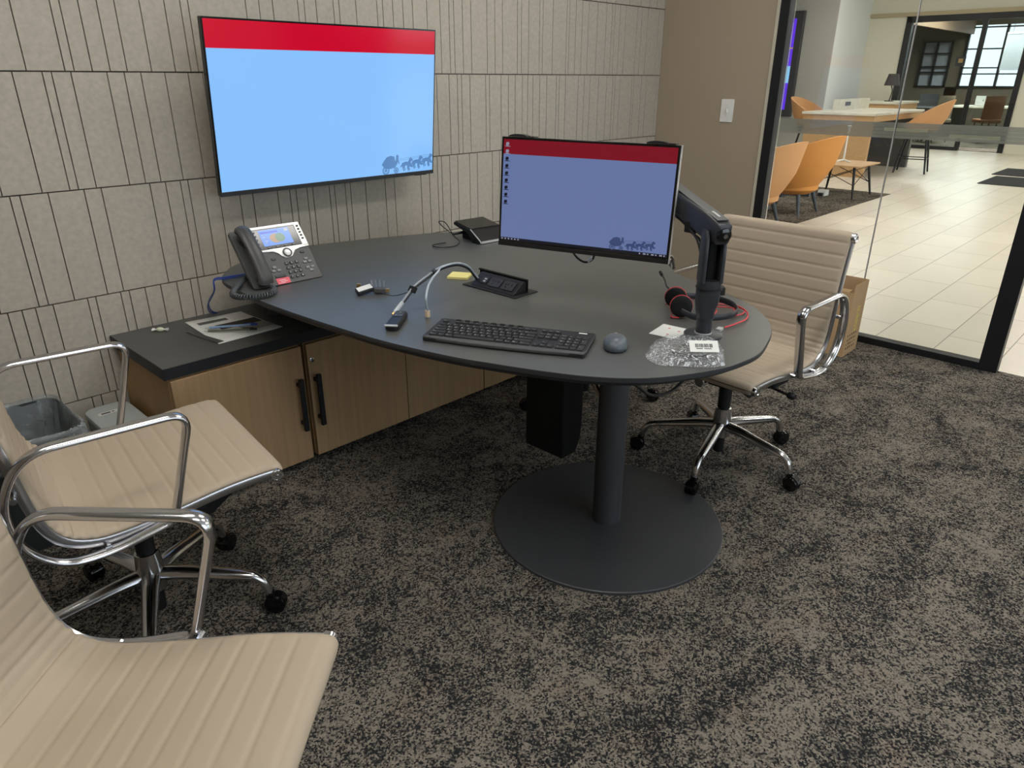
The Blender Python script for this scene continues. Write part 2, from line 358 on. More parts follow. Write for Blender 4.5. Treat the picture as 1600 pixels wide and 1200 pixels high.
# frosted manifestation film: overlapping stripes of differing length
fb=MB(); y0,y1=.64,1.895; zz=1.105
stripes=[(.0,.016,0,[(.64,1.895)]),(.016,.034,0,[(.64,.80),(1.02,1.895)]),(.034,.052,0,[(.64,1.12),(1.33,1.895)]),(.052,.078,0,[(.64,1.895)])]
for a,b,_,seg in stripes:
    for p,q in seg: fb.box(GX+.0185,GX+.019,p,q,zz+a,zz+b-.001,0)
for p,q,a,b in((1.12,1.33,.034,.051),(.80,1.02,.016,.033)): fb.box(GX+.0185,GX+.019,p,q,zz+a,zz+b,1)
fb.build('frosted_band',[M_band,M_band2],win,smooth=0)
g=MB(); g.box(GX-.02,GX+.045,-.56,-.48,0,2.75); g.box(GX-.02,GX+.045,-2.3,-.56,0,.04); g.box(GX-.02,GX+.045,-2.3,-.56,2.66,2.75); g.box(GX-.02,GX+.045,-.48,.545,2.3,2.75)
w2=struct(g.build('window_2',M_black,bevel=.002)); MB().box(GX+.008,GX+.018,-2.3,-.56,.04,2.66).build('glass_pane',M_glass,w2,smooth=0)
# office ceiling lights
for i,(x,y) in enumerate(((.4,.2),(2.6,.2),(.4,1.6),(2.6,1.6))):
    if i==0:
        t=thing('ceiling_light','white recessed ceiling light panel above the meeting table room','ceiling light',(x,y,2.75),0,'recessed ceiling panels')
        MB().box(-.62,.62,-.17,.17,-.012,0).box(-.6,.6,-.15,.15,-.004,.02).build('light_frame',M_wht,t,smooth=0)
        MB().box(-.595,.595,-.145,.145,-.018,-.0125).build('diffuser',M_diff,t,smooth=0); L0=t
    else:
        r=L0.copy(); COL.objects.link(r); r.location=(x,y,2.75)
        for c in L0.children: d=c.copy(); COL.objects.link(d); d.parent=r

# ------------------------------------------------------------------ lobby shell
FX=17.8
g=MB(); g.box(FX,FX+.12,5.62,9.2,0,3.3); g.box(FX,FX+.12,-6.2,5.62,2.60,3.3); g.box(FX,FX+.12,-6.2,3.3,0,2.6)
struct(g.build('wall_far',M_cream,smooth=0))
struct(MB().box(FX-.05,FX,-6.2,6.38,2.585,2.66).build('trim_2',mat('tan_trim',C(165,150,120),.6),smooth=0))
struct(MB().box(16.03,FX,6.38,9.2,0,3.3).build('wall_column',[M_greyw],smooth=0))
struct(MB().box(16.03,FX,6.37,6.38,0,3.3).build('wall_column_side',M_lgrey,smooth=0))
lw=MB(); lw.box(GX+.1,GX+.22,WY+.1,9.2,0,3.3); lw.box(GX+.1,25.3,9.2,9.3,0,3.3)
struct(lw.build('wall_lobby_left',M_greyw,smooth=0))
lw=MB()
lw.box(GX+.1,FX,-6.3,-6.2,0,.5); lw.box(GX+.1,FX,-6.3,-6.2,2.9,3.3)
for x in(4.27,7,10,13,16.5): lw.box(x,x+.9,-6.3,-6.2,.5,2.9)
struct(lw.build('wall_lobby_right',M_lgrey,smooth=0))
area('lobby_window_portal',(11,-6.15,1.7),12,2.4,1,rot=(-PI/2,0,PI),portal=True)
g=MB(); g.box(FX-.03,FX+.1,5.5,5.62,0,2.6); g.box(FX-.03,FX+.1,3.3,5.62,2.47,2.6); g.box(FX-.03,FX+.1,4.12,4.19,0,2.47); g.box(FX-.03,FX+.1,3.3,3.4,0,2.47); g.box(FX-.03,FX+.1,4.19,5.5,0,.07)
w4=struct(g.build('window_4',M_black,smooth=0))
for a,b in((4.19,5.5),(3.4,4.12)): MB().box(FX+.03,FX+.04,a,b,.07,2.47).build('glass_pane',M_glassd,w4,smooth=0)
struct(MB().box(FX+.01,25.3,.5,9.2,.0,.012).build('floor_office',M_rug,smooth=0))
g=MB(); g.box(25.2,25.32,-6.2,3.6,0,3.3); g.box(25.2,25.32,6.23,6.55,0,3.3); g.box(25.2,25.32,7.35,9.2,0,3.3); g.box(25.2,25.32,3.6,7.35,0,1.17); g.box(25.2,25.32,3.6,6.23,2.78,3.3); g.box(25.2,25.32,6.55,7.35,2.4,3.3)
struct(g.build('wall_office',M_brown,smooth=0))
g=MB()
for y in(3.6,4.45,5.25,6.17): g.box(25.1,25.2,y,y+.06,1.17,2.78)
for z in(1.17,1.5,1.66,2.15,2.7): g.box(25.1,25.2,3.6,6.23,z,z+.035)
for y in(6.55,6.93,7.3): g.box(25.1,25.2,y,y+.05,1.17,2.4)
for z in(1.17,1.55,1.7,2.05,2.36): g.box(25.1,25.2,6.55,7.35,z,z+.035)
struct(g.build('window_5',M_black,smooth=0))
w5=bpy.data.objects['window_5']; MB().box(25.24,25.25,6.56,7.34,1.18,2.39).build('window_dimmer',mat('dimmer_grey',C(168,172,182),.9,trans=0),w5,smooth=0)  # added grey panel that dulls the small window like reflections on its glass
struct(MB().box(FX+.12,25.2,6.1,6.2,2.55,3.3).build('trim_3',mat('brown_soffit',C(120,98,78),.6),smooth=0))
area('office_fill_light',(21,4.5,3.2),2.5,2.5,800)  # unseen area light added to lift the dark back office
t=thing('ceiling_light','white recessed ceiling light above the lobby tiles','ceiling light',(8,1,3.3),0,'lobby ceiling lights')
MB().box(-.65,.65,-.65,.65,-.012,0).build('light_frame',M_wht,t,smooth=0); MB().box(-.6,.6,-.6,.6,-.02,-.0125).build('diffuser',M_diffl,t,smooth=0)
for x,y in((6,4.4),(6,-2.2),(10.5,4.4),(11,-2.2),(14.5,1),(15,4.8)):
    r=t.copy(); COL.objects.link(r); r.location=(x,y,3.3)
    for c in t.children: d=c.copy(); COL.objects.link(d); d.parent=r
# ------------------------------------------------------------------ cabinets
TZ=.737
def cabinet(x0,x1,doors,label,handles,lock=None,side=True):
    t=thing('cabinet',label,'cabinet',((x0+x1)/2,2.48,0),0,None); cx,cy=(x0+x1)/2,2.48
    MB().box(x0-cx,x1-cx,2.262-cy,2.70-cy,.03,.494).build('cabinet_body',M_oak2,t,bevel=.001)
    for a,b in doors:
        d=MB().box(a-cx,b-cx,2.243-cy,2.261-cy,.028,.488).build('door',M_oak,t,bevel=.001)
        for hx in handles:
            if a<=hx<=b:
                hb=MB().box(hx-cx-.009,hx-cx+.009,2.205-cy,2.219-cy,.165,.375); hb.box(hx-cx-.006,hx-cx+.006,2.218-cy,2.2435-cy,.185,.2); hb.box(hx-cx-.006,hx-cx+.006,2.218-cy,2.2435-cy,.34,.355)
                hb.build('handle',M_black,d,bevel=.002)
        if lock and a<=lock<=b:
            M=Matrix.Translation((lock-cx,2.243-cy,.425))@Matrix.Rotation(PI/2,4,'X')
            MB().lathe([(.009,-.002),(.009,.003),(.006,.004)],20,M=M).build('lock',M_chrome,d)
    for fx in(x0+.05,x1-.05):
        for fy in(2.29,2.66): 
            MB().lathe([(.017,0),(.017,.006),(.009,.012),(.009,.031)],14,M=Matrix.Translation((fx-cx,fy-cy,0))).build('foot',M_blackp,t)
    return t
cabinet(.745,1.218,[(.748,1.216)],'oak cabinet at the left end of the row, one door, handle at its right edge',[1.185])
cabinet(1.236,2.139,[(1.238,1.686),(1.689,2.137)],'middle oak cabinet with a round lock and black handle on its left door',[1.258],1.254)
cabinet(2.141,3.04,[(2.143,2.59),(2.593,3.038)],'oak cabinet at the far right end, mostly hidden under the dark table',[2.555])
g=MB().box(.735,3.05,2.25,WY-.002,.4955,.535)
wt=thing('worktop','charcoal worktop lying along the tops of the oak cabinets','worktop',(1.9,2.48,.4955))
MB().box(-1.165,1.15,-.229,.238,.001,.0392).build('top_surface',M_wtop,wt,smooth=0)
MB().box(-1.166,1.15,-.231,-.229,0,.0385).box(-1.1675,-1.165,-.231,.238,0,.0385).build('edge_band',M_wedge,wt,smooth=0)

# ------------------------------------------------------------------ meeting table
px=[(352,425),(372,412),(430,392),(540,377),(640,367),(700,363)]
def fl(x,y,z):
    d=R_*((x-800)/1108)+U_*(-(y-600)/1108)+F_; t=(z-1.39)/d.z; return Vector((d.x*t,d.y*t,z))
out=[fl(*p,TZ) for p in px]+[Vector((2.29,2.30,TZ)),Vector((2.38,2.06,TZ)),Vector((2.42,1.8,TZ)),Vector((2.385,1.5,TZ))]
out+=[fl(*p,TZ) for p in((1058,427),(1090,440),(1122,453),(1169,474),(1197,496),(1206,515),(1201,532),(1187,552),(1159,566),(1122,577),(1050,588),(990,591),(920,588),(850,580),(770,568),(700,556),(600,533),(520,509),(450,486),(400,467),(365,450),(347,437))]
for p in out: p.y=min(p.y,2.712)
poly=[(p.x,p.y) for p in cr(out,5,True)]
cxy=(1.697,1.185)
tb=thing('meeting_table','large charcoal egg-shaped meeting table on a round steel foot','table',(cxy[0],cxy[1],0))
pl=[(x-cxy[0],y-cxy[1]) for x,y in poly]
mx,my=sum(p[0] for p in pl)/len(pl),sum(p[1] for p in pl)/len(pl)
def inset(k): return [(mx+(x-mx)*k,my+(y-my)*k) for x,y in pl]
o=MB(); n=len(pl)
o.loft([[(x,y,z) for x,y in inset(k)] for k,z in((.972,.709),(.999,.7235),(1.0,.7245),(1.0,.7355),(.9985,.737))],0)
top=o.build('table_top',[M_table,M_tedge],tb,smooth=30)
for p in top.data.polygons:
    if abs(p.normal.z)<.95: p.material_index=1
MB().lathe([(.385,0),(.385,.008),(.382,.0105),(0.001,.0105)],96).build('base_plate',M_base,tb)
MB().lathe([(.0475,.0104),(.0475,.709)],40).build('column',M_base,tb)
MB().lathe([(.11,.70),(.11,.7085)],32).build('mounting_plate',M_base,tb)
# a second short support standing on the cabinet worktop, under the far end
MB().box(1.25-cxy[0],1.55-cxy[0],2.5-cxy[1],2.56-cxy[1],.5352,.709).build('support',M_base,tb,bevel=.002)
# cable under the table
t=tag(MB().tube(cr([(1.365,.92,.7035),(1.40,.90,.675),(1.44,.90,.645),(1.484,.90,.628),(1.547,.90,.618),(1.60,.90,.628),(1.66,.90,.665),(1.70,.905,.7035)],8),.0045,8).build('cable',M_blackp),'black cable drooping in a loop beneath the right end of the table','cable')
# hanging housing
bt=thing('cable_housing','black rectangular housing hanging down beneath the table beside its column','cable housing',(1.69,1.425,.706))
b=MB(); prof=[(-.052,0),(.052,0),(.052,-.40),(.045,-.46),(.02,-.506),(-.052,-.506)]
M=Matrix(((1,0,0,0),(0,0,1,0),(0,1,0,0),(0,0,0,1)))
b.prism(prof,-.085,.085,M=M).build('housing_shell',M_blackm,bt,bevel=.006)
MB().box(-.07,.07,-.1,.1,-.004,.0025).build('mounting_bracket',M_black,bt)

# ------------------------------------------------------------------ wall TV
a=math.atan2(.055,.577); n_=Vector((0,-math.cos(a),-math.sin(a))); r_=Vector((1,0,0)); u_=n_.cross(r_)
W,Hh=.993,.580
tv=thing('television','large wall-mounted television with a red band over a light blue screen','television',M=frame((1.6465,2.5325,1.283),r_,u_,n_))
MB().prism(rrect(-W/2,W/2,-Hh/2,Hh/2,.004),-.022,0).build('tv_body',M_gloss,tv,bevel=.001)
MB().box(-W/2,W/2,-Hh/2,-Hh/2+.0155,.0001,.0022).build('lower_bezel',M_dark,tv,bevel=.0008)
MB().prism(rrect(-.36,.36,-.23,.20,.02),-.058,-.0225,0).build('rear_housing',M_blackp,tv,bevel=.006)
def picture(par,x0,x1,y0,y1,split,mb,mr,mg,s,coach,z=.0006,rev=1):
    MB().box(x0,x1,y0,split,0.0001,z).box(x0,x1,split,y1,.0001,z,1).build('screen',[mb,mr],par,smooth=0)
    # stage coach and horses, in silhouette
    g=MB(); cx,cy=coach
    def P(pts,dx=0,dy=0,k=1): 
        g.prism([(cx+s*(dx+x*k),cy+s*(dy+y*k)) for x,y in pts],z+.0001,z+.0004)
    def ring(x,y,r):
        nn=14; 
        for i in range(nn):
            a0,a1=2*PI*i/nn,2*PI*(i+1)/nn
            g.prism([(cx+s*(x+q*math.cos(t)),cy+s*(y+q*math.sin(t))) for q,t in((r,a0),(r,a1),(r*.72,a1),(r*.72,a0))],z+.0001,z+.0004)
        for i in range(4):
            t=PI*i/4; dx,dy=math.cos(t)*r*.8,math.sin(t)*r*.8; ex,ey=-math.sin(t)*.008,math.cos(t)*.008
            g.prism([(cx+s*(x+a_),cy+s*(y+b_)) for a_,b_ in((dx+ex,dy+ey),(-dx+ex,-dy+ey),(-dx-ex,-dy-ey),(dx-ex,dy-ey))],z+.0001,z+.0004)
    P([(-.30,.02),(-.2,-.08),(-.05,-.1),(.12,-.08),(.2,.02),(.2,.08),(.13,.08),(.1,.2),(-.02,.23),(-.14,.2),(-.24,.1)])
    P([(.13,.06),(.21,.06),(.25,.0),(.27,.02),(.23,.12),(.24,.2),(.2,.25),(.16,.22),(.15,.12)])
    ring(-.17,-.13,.11); ring(.16,-.15,.08)
    horse=[(-.17,.0),(-.15,.05),(-.06,.07),(.04,.06),(.08,.12),(.1,.17),(.13,.16),(.19,.1),(.17,.08),(.13,.09),(.11,.02),(.15,-.04),(.2,-.05),(.19,-.08),(.13,-.07),(.08,-.03),(.06,-.1),(.09,-.16),(.06,-.17),(.02,-.1),(.02,-.02),(-.07,-.02),(-.1,-.08),(-.06,-.15),(-.09,-.16),(-.14,-.08),(-.14,-.02),(-.2,-.06),(-.21,-.03)]
    for k in(0,1,2):
        for q,w in((0,1),(.035,.95)): P(horse,.5+.34*k+q,-.03+.03*k+q*.4,w)
    for y in(.08,.12): g.prism([(cx+s*(.2),cy+s*y),(cx+s*1.25,cy+s*(y+.06)),(cx+s*1.25,cy+s*(y+.067)),(cx+s*.2,cy+s*(y+.007))],z+.0001,z+.0003)
    g.build('screen_graphic',mg,par,smooth=0)
picture(tv,-W/2+.006,W/2-.006,-Hh/2+.016,Hh/2-.006,.197,M_tvb,M_tvr,M_tvd,.165,(.262,-.236))
MB().box(.40,.46,-Hh/2-.004,-Hh/2,-.02,-.004).build('sensor_bar',M_blackp,tv)
mb=MB().box(-.16,.16,-.06,.06,-.1805,-.0585); mb.build('wall_bracket',M_black,tv)

# ------------------------------------------------------------------ desk monitor on an arm
def nframe(c,yaw,tilt,roll):
    n=Vector((math.cos(yaw)*math.cos(tilt),math.sin(yaw)*math.cos(tilt),math.sin(tilt))); r=Vector((-math.sin(yaw),math.cos(yaw),0)); u=n.cross(r)
    return frame(c,r*math.cos(roll)+u*math.sin(roll),-r*math.sin(roll)+u*math.cos(roll),n)
W,Hh=.540,.322
mo=thing('monitor','desk monitor with a dark red band and desktop icons, held by the black arm','monitor',M=nframe((1.669,1.320,1.066),-2.822,.070,-.010))
MB().prism(rrect(-W/2,W/2,-Hh/2,Hh/2,.003),-.016,0).build('monitor_body',M_gloss,mo,bevel=.001)
MB().prism(rrect(-.17,.17,-.12,.10,.02),-.045,-.0165).build('rear_housing',M_blackp,mo,bevel=.006)
MB().box(-W/2,W/2,-Hh/2,-Hh/2+.012,0,.0016).build('lower_bezel',M_blackp,mo,bevel=.0005)
MB().box(W/2+.0001,W/2+.0015,-Hh/2,Hh/2,-.015,-.001).build('side_trim',M_silver,mo)
x0,x1,y0,y1=-W/2+.007,W/2-.007,-Hh/2+.018,Hh/2-.007
picture(mo,x0,x1,y0,y1,.112,M_mnb,M_mnr,M_mnd,.082,(.115,-.118))
MB().box(x0,x1,y0,y0+.008,.0007,.0009).build('taskbar',M_mnk,mo,smooth=0)
for i in range(6): MB().box(x0+.003+i*.011,x0+.008+i*.011,y0+.002,y0+.006,.0010,.0012).build('taskbar_icon',M_mni,mo,smooth=0)
for i in range(7): MB().box(x1-.008-i*.012,x1-.004-i*.012+(.004 if i%2 else 0),y0+.002,y0+.006,.0010,.0012).build('taskbar_icon',M_mni,mo,smooth=0)
for i in range(9):
    y=y1-.012-i*.021
    MB().prism([(x0+.009,y-.006),(x0+.017,y-.006),(x0+.017,y-.0075),(x0+.022,y-.0075),(x0+.022,y-.0095),(x0+.004,y-.0095),(x0+.004,y-.0075),(x0+.009,y-.0075)][:4]+[(x0+.022,y-.009),(x0+.004,y-.009),(x0+.004,y-.0075),(x0+.009,y-.0075),(x0+.009,y-.006),(x0+.007,y-.004),(x0+.008,y+.003),(x0+.017,y+.004),(x0+.018,y-.004)],.0007,.0009).build('desktop_icon',M_mnk if i>1 else M_mni,mo,smooth=0)
# webcam mounts clipped to the top edge
def clip(dx,label):
    t=thing('monitor_clip',label,'clip',M=mo.matrix_world@Matrix.Translation((dx,Hh/2+.0005,0)),group=None)
    MB().prism([(.032*math.cos(PI*i/12),.0085*math.sin(PI*i/12)) for i in range(13)],-.022,.006).build('clip_cap',M_blackp,t,bevel=.001)
    MB().box(-.026,.05,0.0,.003,-.03,.002).build('clip_strap',M_blackm,t)
clip(-.215,'black clip on the top left edge of the desk monitor'); clip(.205,'black clip on the top right edge of the desk monitor')
# cable dangling under the monitor
Mw=mo.matrix_world
cp=[Mw@Vector(p) for p in((-.06,-.12,-.05),(-.05,-.155,-.06),(-.03,-.185,-.07),(-.005,-.197,-.075),(.02,-.185,-.07),(.03,-.16,-.06),(.04,-.13,-.05))]
t=thing('monitor_cable','black cable loop hanging below the desk monitor','cable',M=Matrix.Translation(cp[3]))
tb_=[p-cp[3] for p in cp]
MB().tube(cr(tb_,8),.0035,8).build('cable_loop',M_blackp,t)
MB().tube([tb_[3]+Vector((.004,-.01,.004)),tb_[4]+Vector((0,0,.004))],.006,10).build('cable_tie',M_silver,t)

# monitor arm
ar=thing('monitor_mount','black articulated monitor arm standing on a round plate on the table','monitor arm',(1.700,.905,TZ))
A=lambda x,y,z:(x-1.700,y-.905,z-TZ)
MB().lathe([(.052,0.0005),(.052,.007),(.048,.009)],40).build('arm_base_plate',M_base,ar)
MB().lathe([(.0235,.009),(.0235,.0125)],32).build('base_ring',M_silver,ar)
MB().lathe([(.0215,.0125),(.0215,.05),(.023,.065)],32).build('post',M_dark,ar)
# lower arm: flattened body with a slot, two cheeks above
vd=Vector((.72,.69,0)).normalized(); sd=Vector((vd.y,-vd.x,0))
def sect(c,hw,hd,r=.35,n=20):
    o_=[]
    for k in range(n):
        a_=2*PI*k/n; q=.6; cc=math.copysign(abs(math.cos(a_))**q,math.cos(a_)); ss=math.copysign(abs(math.sin(a_))**q,math.sin(a_))
        o_.append(tuple(Vector(c)+sd*cc*hw+vd*ss*hd))
    return o_
b=MB(); b.loft([sect(sd*x+Vector((0,0,z)),hw,hd) for x,z,hw,hd in((0,.055,.0225,.024),(-.002,.075,.024,.026),(-.0,.095,.029,.03),(.001,.12,.030,.031),(.001,.16,.0305,.031))])
b.build('lower_arm',M_dark,ar)
b=MB()
for s_,h_ in((-1,.292),(1,.27)):
    b.loft([sect(sd*(.0015+s_*.0235)+Vector((0,0,z)),hw,hd) for z,hw,hd in((.155,.0075,.030),(.22,.0075,.030),(h_-.02,.0075,.028),(h_,.006,.015))])
b.build('arm_cheeks',M_dark,ar)
b=MB(); b.loft([sect(sd*.002+vd*.008+Vector((0,0,z)),.0155,.012) for z in(.157,.27)]); b.build('spring_cover',M_blackm,ar)
b=MB().loft([sect(sd*.002+Vector((0,0,z)),.033,.034) for z in(.135,.139)]); b.build('cable_clip',M_blackp,ar)
MB().box(.028,.044,-.012,.014,.118,.14,M=Matrix.Rotation(math.atan2(sd.y,sd.x),4,'Z')).build('clip_tab',M_blackp,ar,bevel=.002)
# upper arm from the joint back to the screen
J=Vector(A(1.700,.893,1.026)); E_=Vector(A(1.862,1.155,1.085)); d_=(E_-J).normalized(); sx=Vector((0,0,1)).cross(d_).normalized(); up=d_.cross(sx)
def sec2(c,hw,hh,n=24,q=.35):
    o_=[]
    for k in range(n):
        a_=2*PI*k/n; cc=math.copysign(abs(math.cos(a_))**q,math.cos(a_)); ss=math.copysign(abs(math.sin(a_))**q,math.sin(a_))
        o_.append(tuple(c+sx*cc*hw+up*ss*hh))
    return o_
L=(E_-J).length
b=MB(); b.loft([sec2(J+d_*t_,hw,hh) for t_,hw,hh in((-.028,.014,.018),(-.024,.021,.027),(0,.024,.032),(.06,.026,.034),(L*.8,.024,.03),(L-.01,.022,.027),(L,.018,.022))])
b.build('upper_arm',M_dark,ar)
b=MB(); b.loft([sec2(J+up*.0335+d_*t_,.016,.0012) for t_ in(-.01,L-.01)]); b.build('arm_top_cover',mat('arm_cover_grey',C(88,88,86),.35),ar)
MB().box(-.02,.02,-.004,.004,0,.0006,M=frame(J+up*.0352+d_*.03,d_,sx*-1,up)).build('arm_badge',M_silver,ar)
jm=frame(J+d_*-.024,sx,up,d_)
MB().lathe([(.012,-.012),(.019,-.008),(.019,.002)],24,M=jm).build('joint_cap',M_gloss,ar)
MB().lathe([(.006,-.0135),(.006,-.0121)],12,M=jm).build('joint_bolt',M_chrome,ar)
H0=Vector(Matrix.Translation((-1.700,-.905,-TZ))@Mw@Vector((0,0,-.062)))
b=MB(); b.tube([tuple(E_-d_*.02),tuple(E_+Vector((0,.03,-.005))),tuple(H0+Vector((.03,.0,0))),tuple(H0)],.017,14); b.build('tilt_head',M_blackp,ar)
MB().box(-.05,.05,-.05,.05,-.062,-.0462,M=Matrix.Translation((-1.700,-.905,-TZ))@Mw).build('mounting_plate',M_black,ar)
# two cables along the arm
g=MB()
for k in(0,.012):
    g.tube(cr([A(1.80+k,1.14,1.045),A(1.775+k,1.06,1.035-k),A(1.74+k,1.0,1.012-k),A(1.712+k,.955,.985),A(1.702,.93,.93)],8),.0038,8)
g.build('arm_cables',M_blackp,ar)
MB().box(-.008,.008,-.018,.018,-.014,.018,M=Matrix.Translation(A(1.745,1.0,1.015))).build('cable_holder',M_black,ar,bevel=.003)

# ------------------------------------------------------------------ office chairs
def make_chair():
    t=thing('office_chair','x','chair')
    key=[(.300,.452),(.304,.462),(.298,.474),(.27,.478),(.17,.474),(.05,.458),(-.05,.448),(-.115,.450),(-.165,.472),(-.193,.515),(-.208,.58),(-.222,.68),(-.242,.79),(-.262,.872),(-.267,.884),(-.276,.887),(-.281,.88)]
    cur=resample(cr([(x,0,z) for x,z in key],10),.0035)
    N=len(cur); Ls=N*.0035; pitch=.0455
    nor=[]
    for i in range(N):
        T=(cur[min(i+1,N-1)]-cur[max(i-1,0)]).normalized(); nor.append(Vector((T.z,0,-T.x)) if True else None)
    # orient normals towards the sitter
    nor=[(-n if n.dot(Vector((.3,0,1.1))-cur[i])<0 else n) for i,n in enumerate(nor)]
    ys=[-.257,-.255,-.249,-.236,-.19,-.12,-.04,.04,.12,.19,.236,.249,.255,.257]; ed=[.10,.45,.78,.95,1,1,1,1,1,1,.95,.78,.45,.10]
    def sling(i0,i1,name):
        top=[];bot=[]
        for i in range(i0,i1+1):
            s=i*.0035; ph=abs(math.sin(PI*(s+.012)/pitch)); h=.0066+.0038*min(1,ph*2.2)**.6
            wr=0
            tr=[];brr=[]
            for y,e in zip(ys,ed):
                wob=.0022*math.sin(s*300+y*9)*max(0,1-abs(s-.50)/.09)*(abs(y)/.257)**2
                c=cur[i]; tr.append(tuple(c+nor[i]*(h*e+wob)+Vector((0,y,0)))); brr.append(tuple(c-nor[i]*(h*e*.8-wob)+Vector((0,y,0))))
            top.append(tr+list(reversed(brr)))
        b=MB(); b.loft(top); return b.build(name,M_fab,t,smooth=70)
    # split at the groove nearest the bend
    ib=int((pitch*11-.012)/.0035)
    sling(0,ib,'seat'); sling(ib,N-1,'backrest')
    rail=[cur[i]-nor[i]*.0115 for i in range(6,N-6,4)]
    for s in(-1,1):
        MB().tube([tuple(p+Vector((0,s*.2595,0))) for p in rail],.006,8,ref=(0,1,0),rb=.0105,square=True).build('side_rail',M_rail,t,smooth=60)
        for q,(x,z) in enumerate(((.290,.460),(-.274,.876))):
            M=Matrix.Translation((x,s*.2575,z))@Matrix.Rotation(-s*PI/2,4,'X')
            MB().lathe([(.0155,-.004),(.0175,-.002),(.0175,.010),(.015,.013),(.010,.0132),(.009,.011)],20,M=M).lathe([(.0035,.011),(.0035,.014)],8,M=M).build('end_cap',M_chrome,t)
        arm=[(.040,s*.283,.445),(.112,s*.288,.700),(-.205,s*.288,.700),(-.262,s*.285,.60),(-.250,s*.283,.49),(-.185,s*.281,.422),(-.09,s*.281,.418)]
        P=fillet(arm,[.02,.05,.055,.10,.10,.09,.04],7,True)
        rbs=[.0085]*len(P)
        MB().tube([tuple(p) for p in P],.0165,12,closed=True,ref=(0,1,0),rb=.0085).build('armrest',M_chrome,t,smooth=60)
        for x,z in((-.238,.60),(.055,.452),(-.1,.428)):
            MB().lathe([(.007,-.02),(.007,.0)],10,M=Matrix.Translation((x,s*.281,z))@Matrix.Rotation(-s*PI/2,4,'X')).build('arm_stud',M_chrome,t)
    for x,z in((.11,.456),(-.09,.432)):
        pts=[(x,-.25,z),(x,-.2,z-.01),(x,-.12,z-.032),(x,-.05,z-.045),(x,.05,z-.045),(x,.12,z-.032),(x,.2,z-.01),(x,.25,z)]
        MB().tube(cr(pts,5),.017,10,ref=(1,0,0),rb=.008).build('seat_spreader',M_rail,t)
    b=MB(); b.prism([(-.11,-.055),(.12,-.045),(.12,.045),(-.11,.055)],.352,.402,top=[(-.12,-.065),(.15,-.055),(.15,.055),(-.12,.065)]); b.box(.04,.16,-.13,.13,.396,.41)
    b.build('tilt_mechanism',M_blackm,t,bevel=.006)
    for s in(-1,1): MB().prism([(.27,.447),(.0,.438),(.08,.365),(.15,.365)],-.006,.006,M=Matrix.Translation((0,s*.17,0))@M_).build('seat_plate',M_blackm,t,bevel=.002)
    for s in(-1,1): MB().prism([(.05,s*.10),(.19,s*.10),(.12,s*.245),(.02,s*.245)],.412,.432).build('seat_bracket',M_blackm,t,bevel=.004)
    kn=MB(); kn.lathe([(.022,0),(.022,.03),(.018,.034)],20,M=Matrix.Translation((.135,-.02,.372))@Matrix.Rotation(PI/2,4,'Y')); kn.build('tension_knob',M_chrome,t)
    g=MB(); g.tube([(.05,.05,.375),(.05,.20,.385),(.05,.27,.375)],.005,8); g.build('height_lever',M_black,t)
    MB().lathe([(.009,0),(.013,.006),(.013,.022),(.009,.028)],14,M=Matrix.Translation((.05,.262,.376))@Matrix.Rotation(-PI/2,4,'X')).build('lever_knob',M_black,t)
    MB().lathe([(.030,.345),(.030,.36)],20).lathe([(.024,.215),(.026,.345)],20).build('gas_cylinder',M_blackp,t)
    MB().lathe([(.020,.036),(.021,.105)],18).build('cylinder_foot',M_blackp,t)
    MB().lathe([(.026,.098),(.034,.105),(.037,.14),(.034,.185),(.030,.222),(.027,.224)],28).build('base_hub',M_chrome,t)
    for k in range(5):
        P=cr([(.02,0,.150),(.08,0,.148),(.16,0,.138),(.235,0,.128),(.268,0,.120),(.288,0,.104),(.298,0,.082),(.302,0,.064)],5)
        n=len(P); r=[.025-.011*min(1,i/(n*.62)) for i in range(n)]; rb=[.020-.008*min(1,i/(n*.62)) for i in range(n)]
        l=MB().tube([tuple(p) for p in P],r,12,ref=(0,1,0),rb=rb).build('base_leg',M_chrome,t)
        l.rotation_euler=(0,0,k*2*PI/5)
        cst=MB()
        for s in(-1,1): cst.lathe([(.012,-.021),(.026,-.019),(.0285,-.012),(.0285,-.003),(.012,-.003)],22,M=Matrix.Translation((.318,0,.0288))@Matrix.Rotation(s*PI/2,4,'X'))
        cst.lathe([(.011,.03),(.012,.055),(.014,.068)],12,M=Matrix.Translation((.303,0,0)))
        hood=[(.318+.031*math.cos(a_),.0288+.031*math.sin(a_)) for a_ in [math.radians(x) for x in range(20,201,20)]]
        cst.prism([(x,z) for x,z in hood],-.012,.012,M=M_)
        cst.build('caster',M_gloss,l,smooth=40)
    return t
M_=Matrix(((1,0,0,0),(0,0,1,0),(0,1,0,0),(0,0,0,1)))
def place(t,x,y,yaw,base,dz=0):
    t.location=(x,y,0); t.rotation_euler=(0,0,yaw); k=0
    for c in t.children:
        if c.name.startswith('base_leg'): c.rotation_euler=(0,0,base-yaw+k*2*PI/5); k+=1
        elif c.name.startswith(('base_hub','cylinder_foot','gas_cylinder')): pass
        else: c.location=(0,0,dz)
def dup(t):
    r=t.copy(); COL.objects.link(r)
    for c in t.children:
        d=c.copy(); COL.objects.link(d); d.parent=r
        for e in c.children: f=e.copy(); COL.objects.link(f); f.parent=d
    return r
ch=make_chair(); G='beige office chairs around the meeting table'
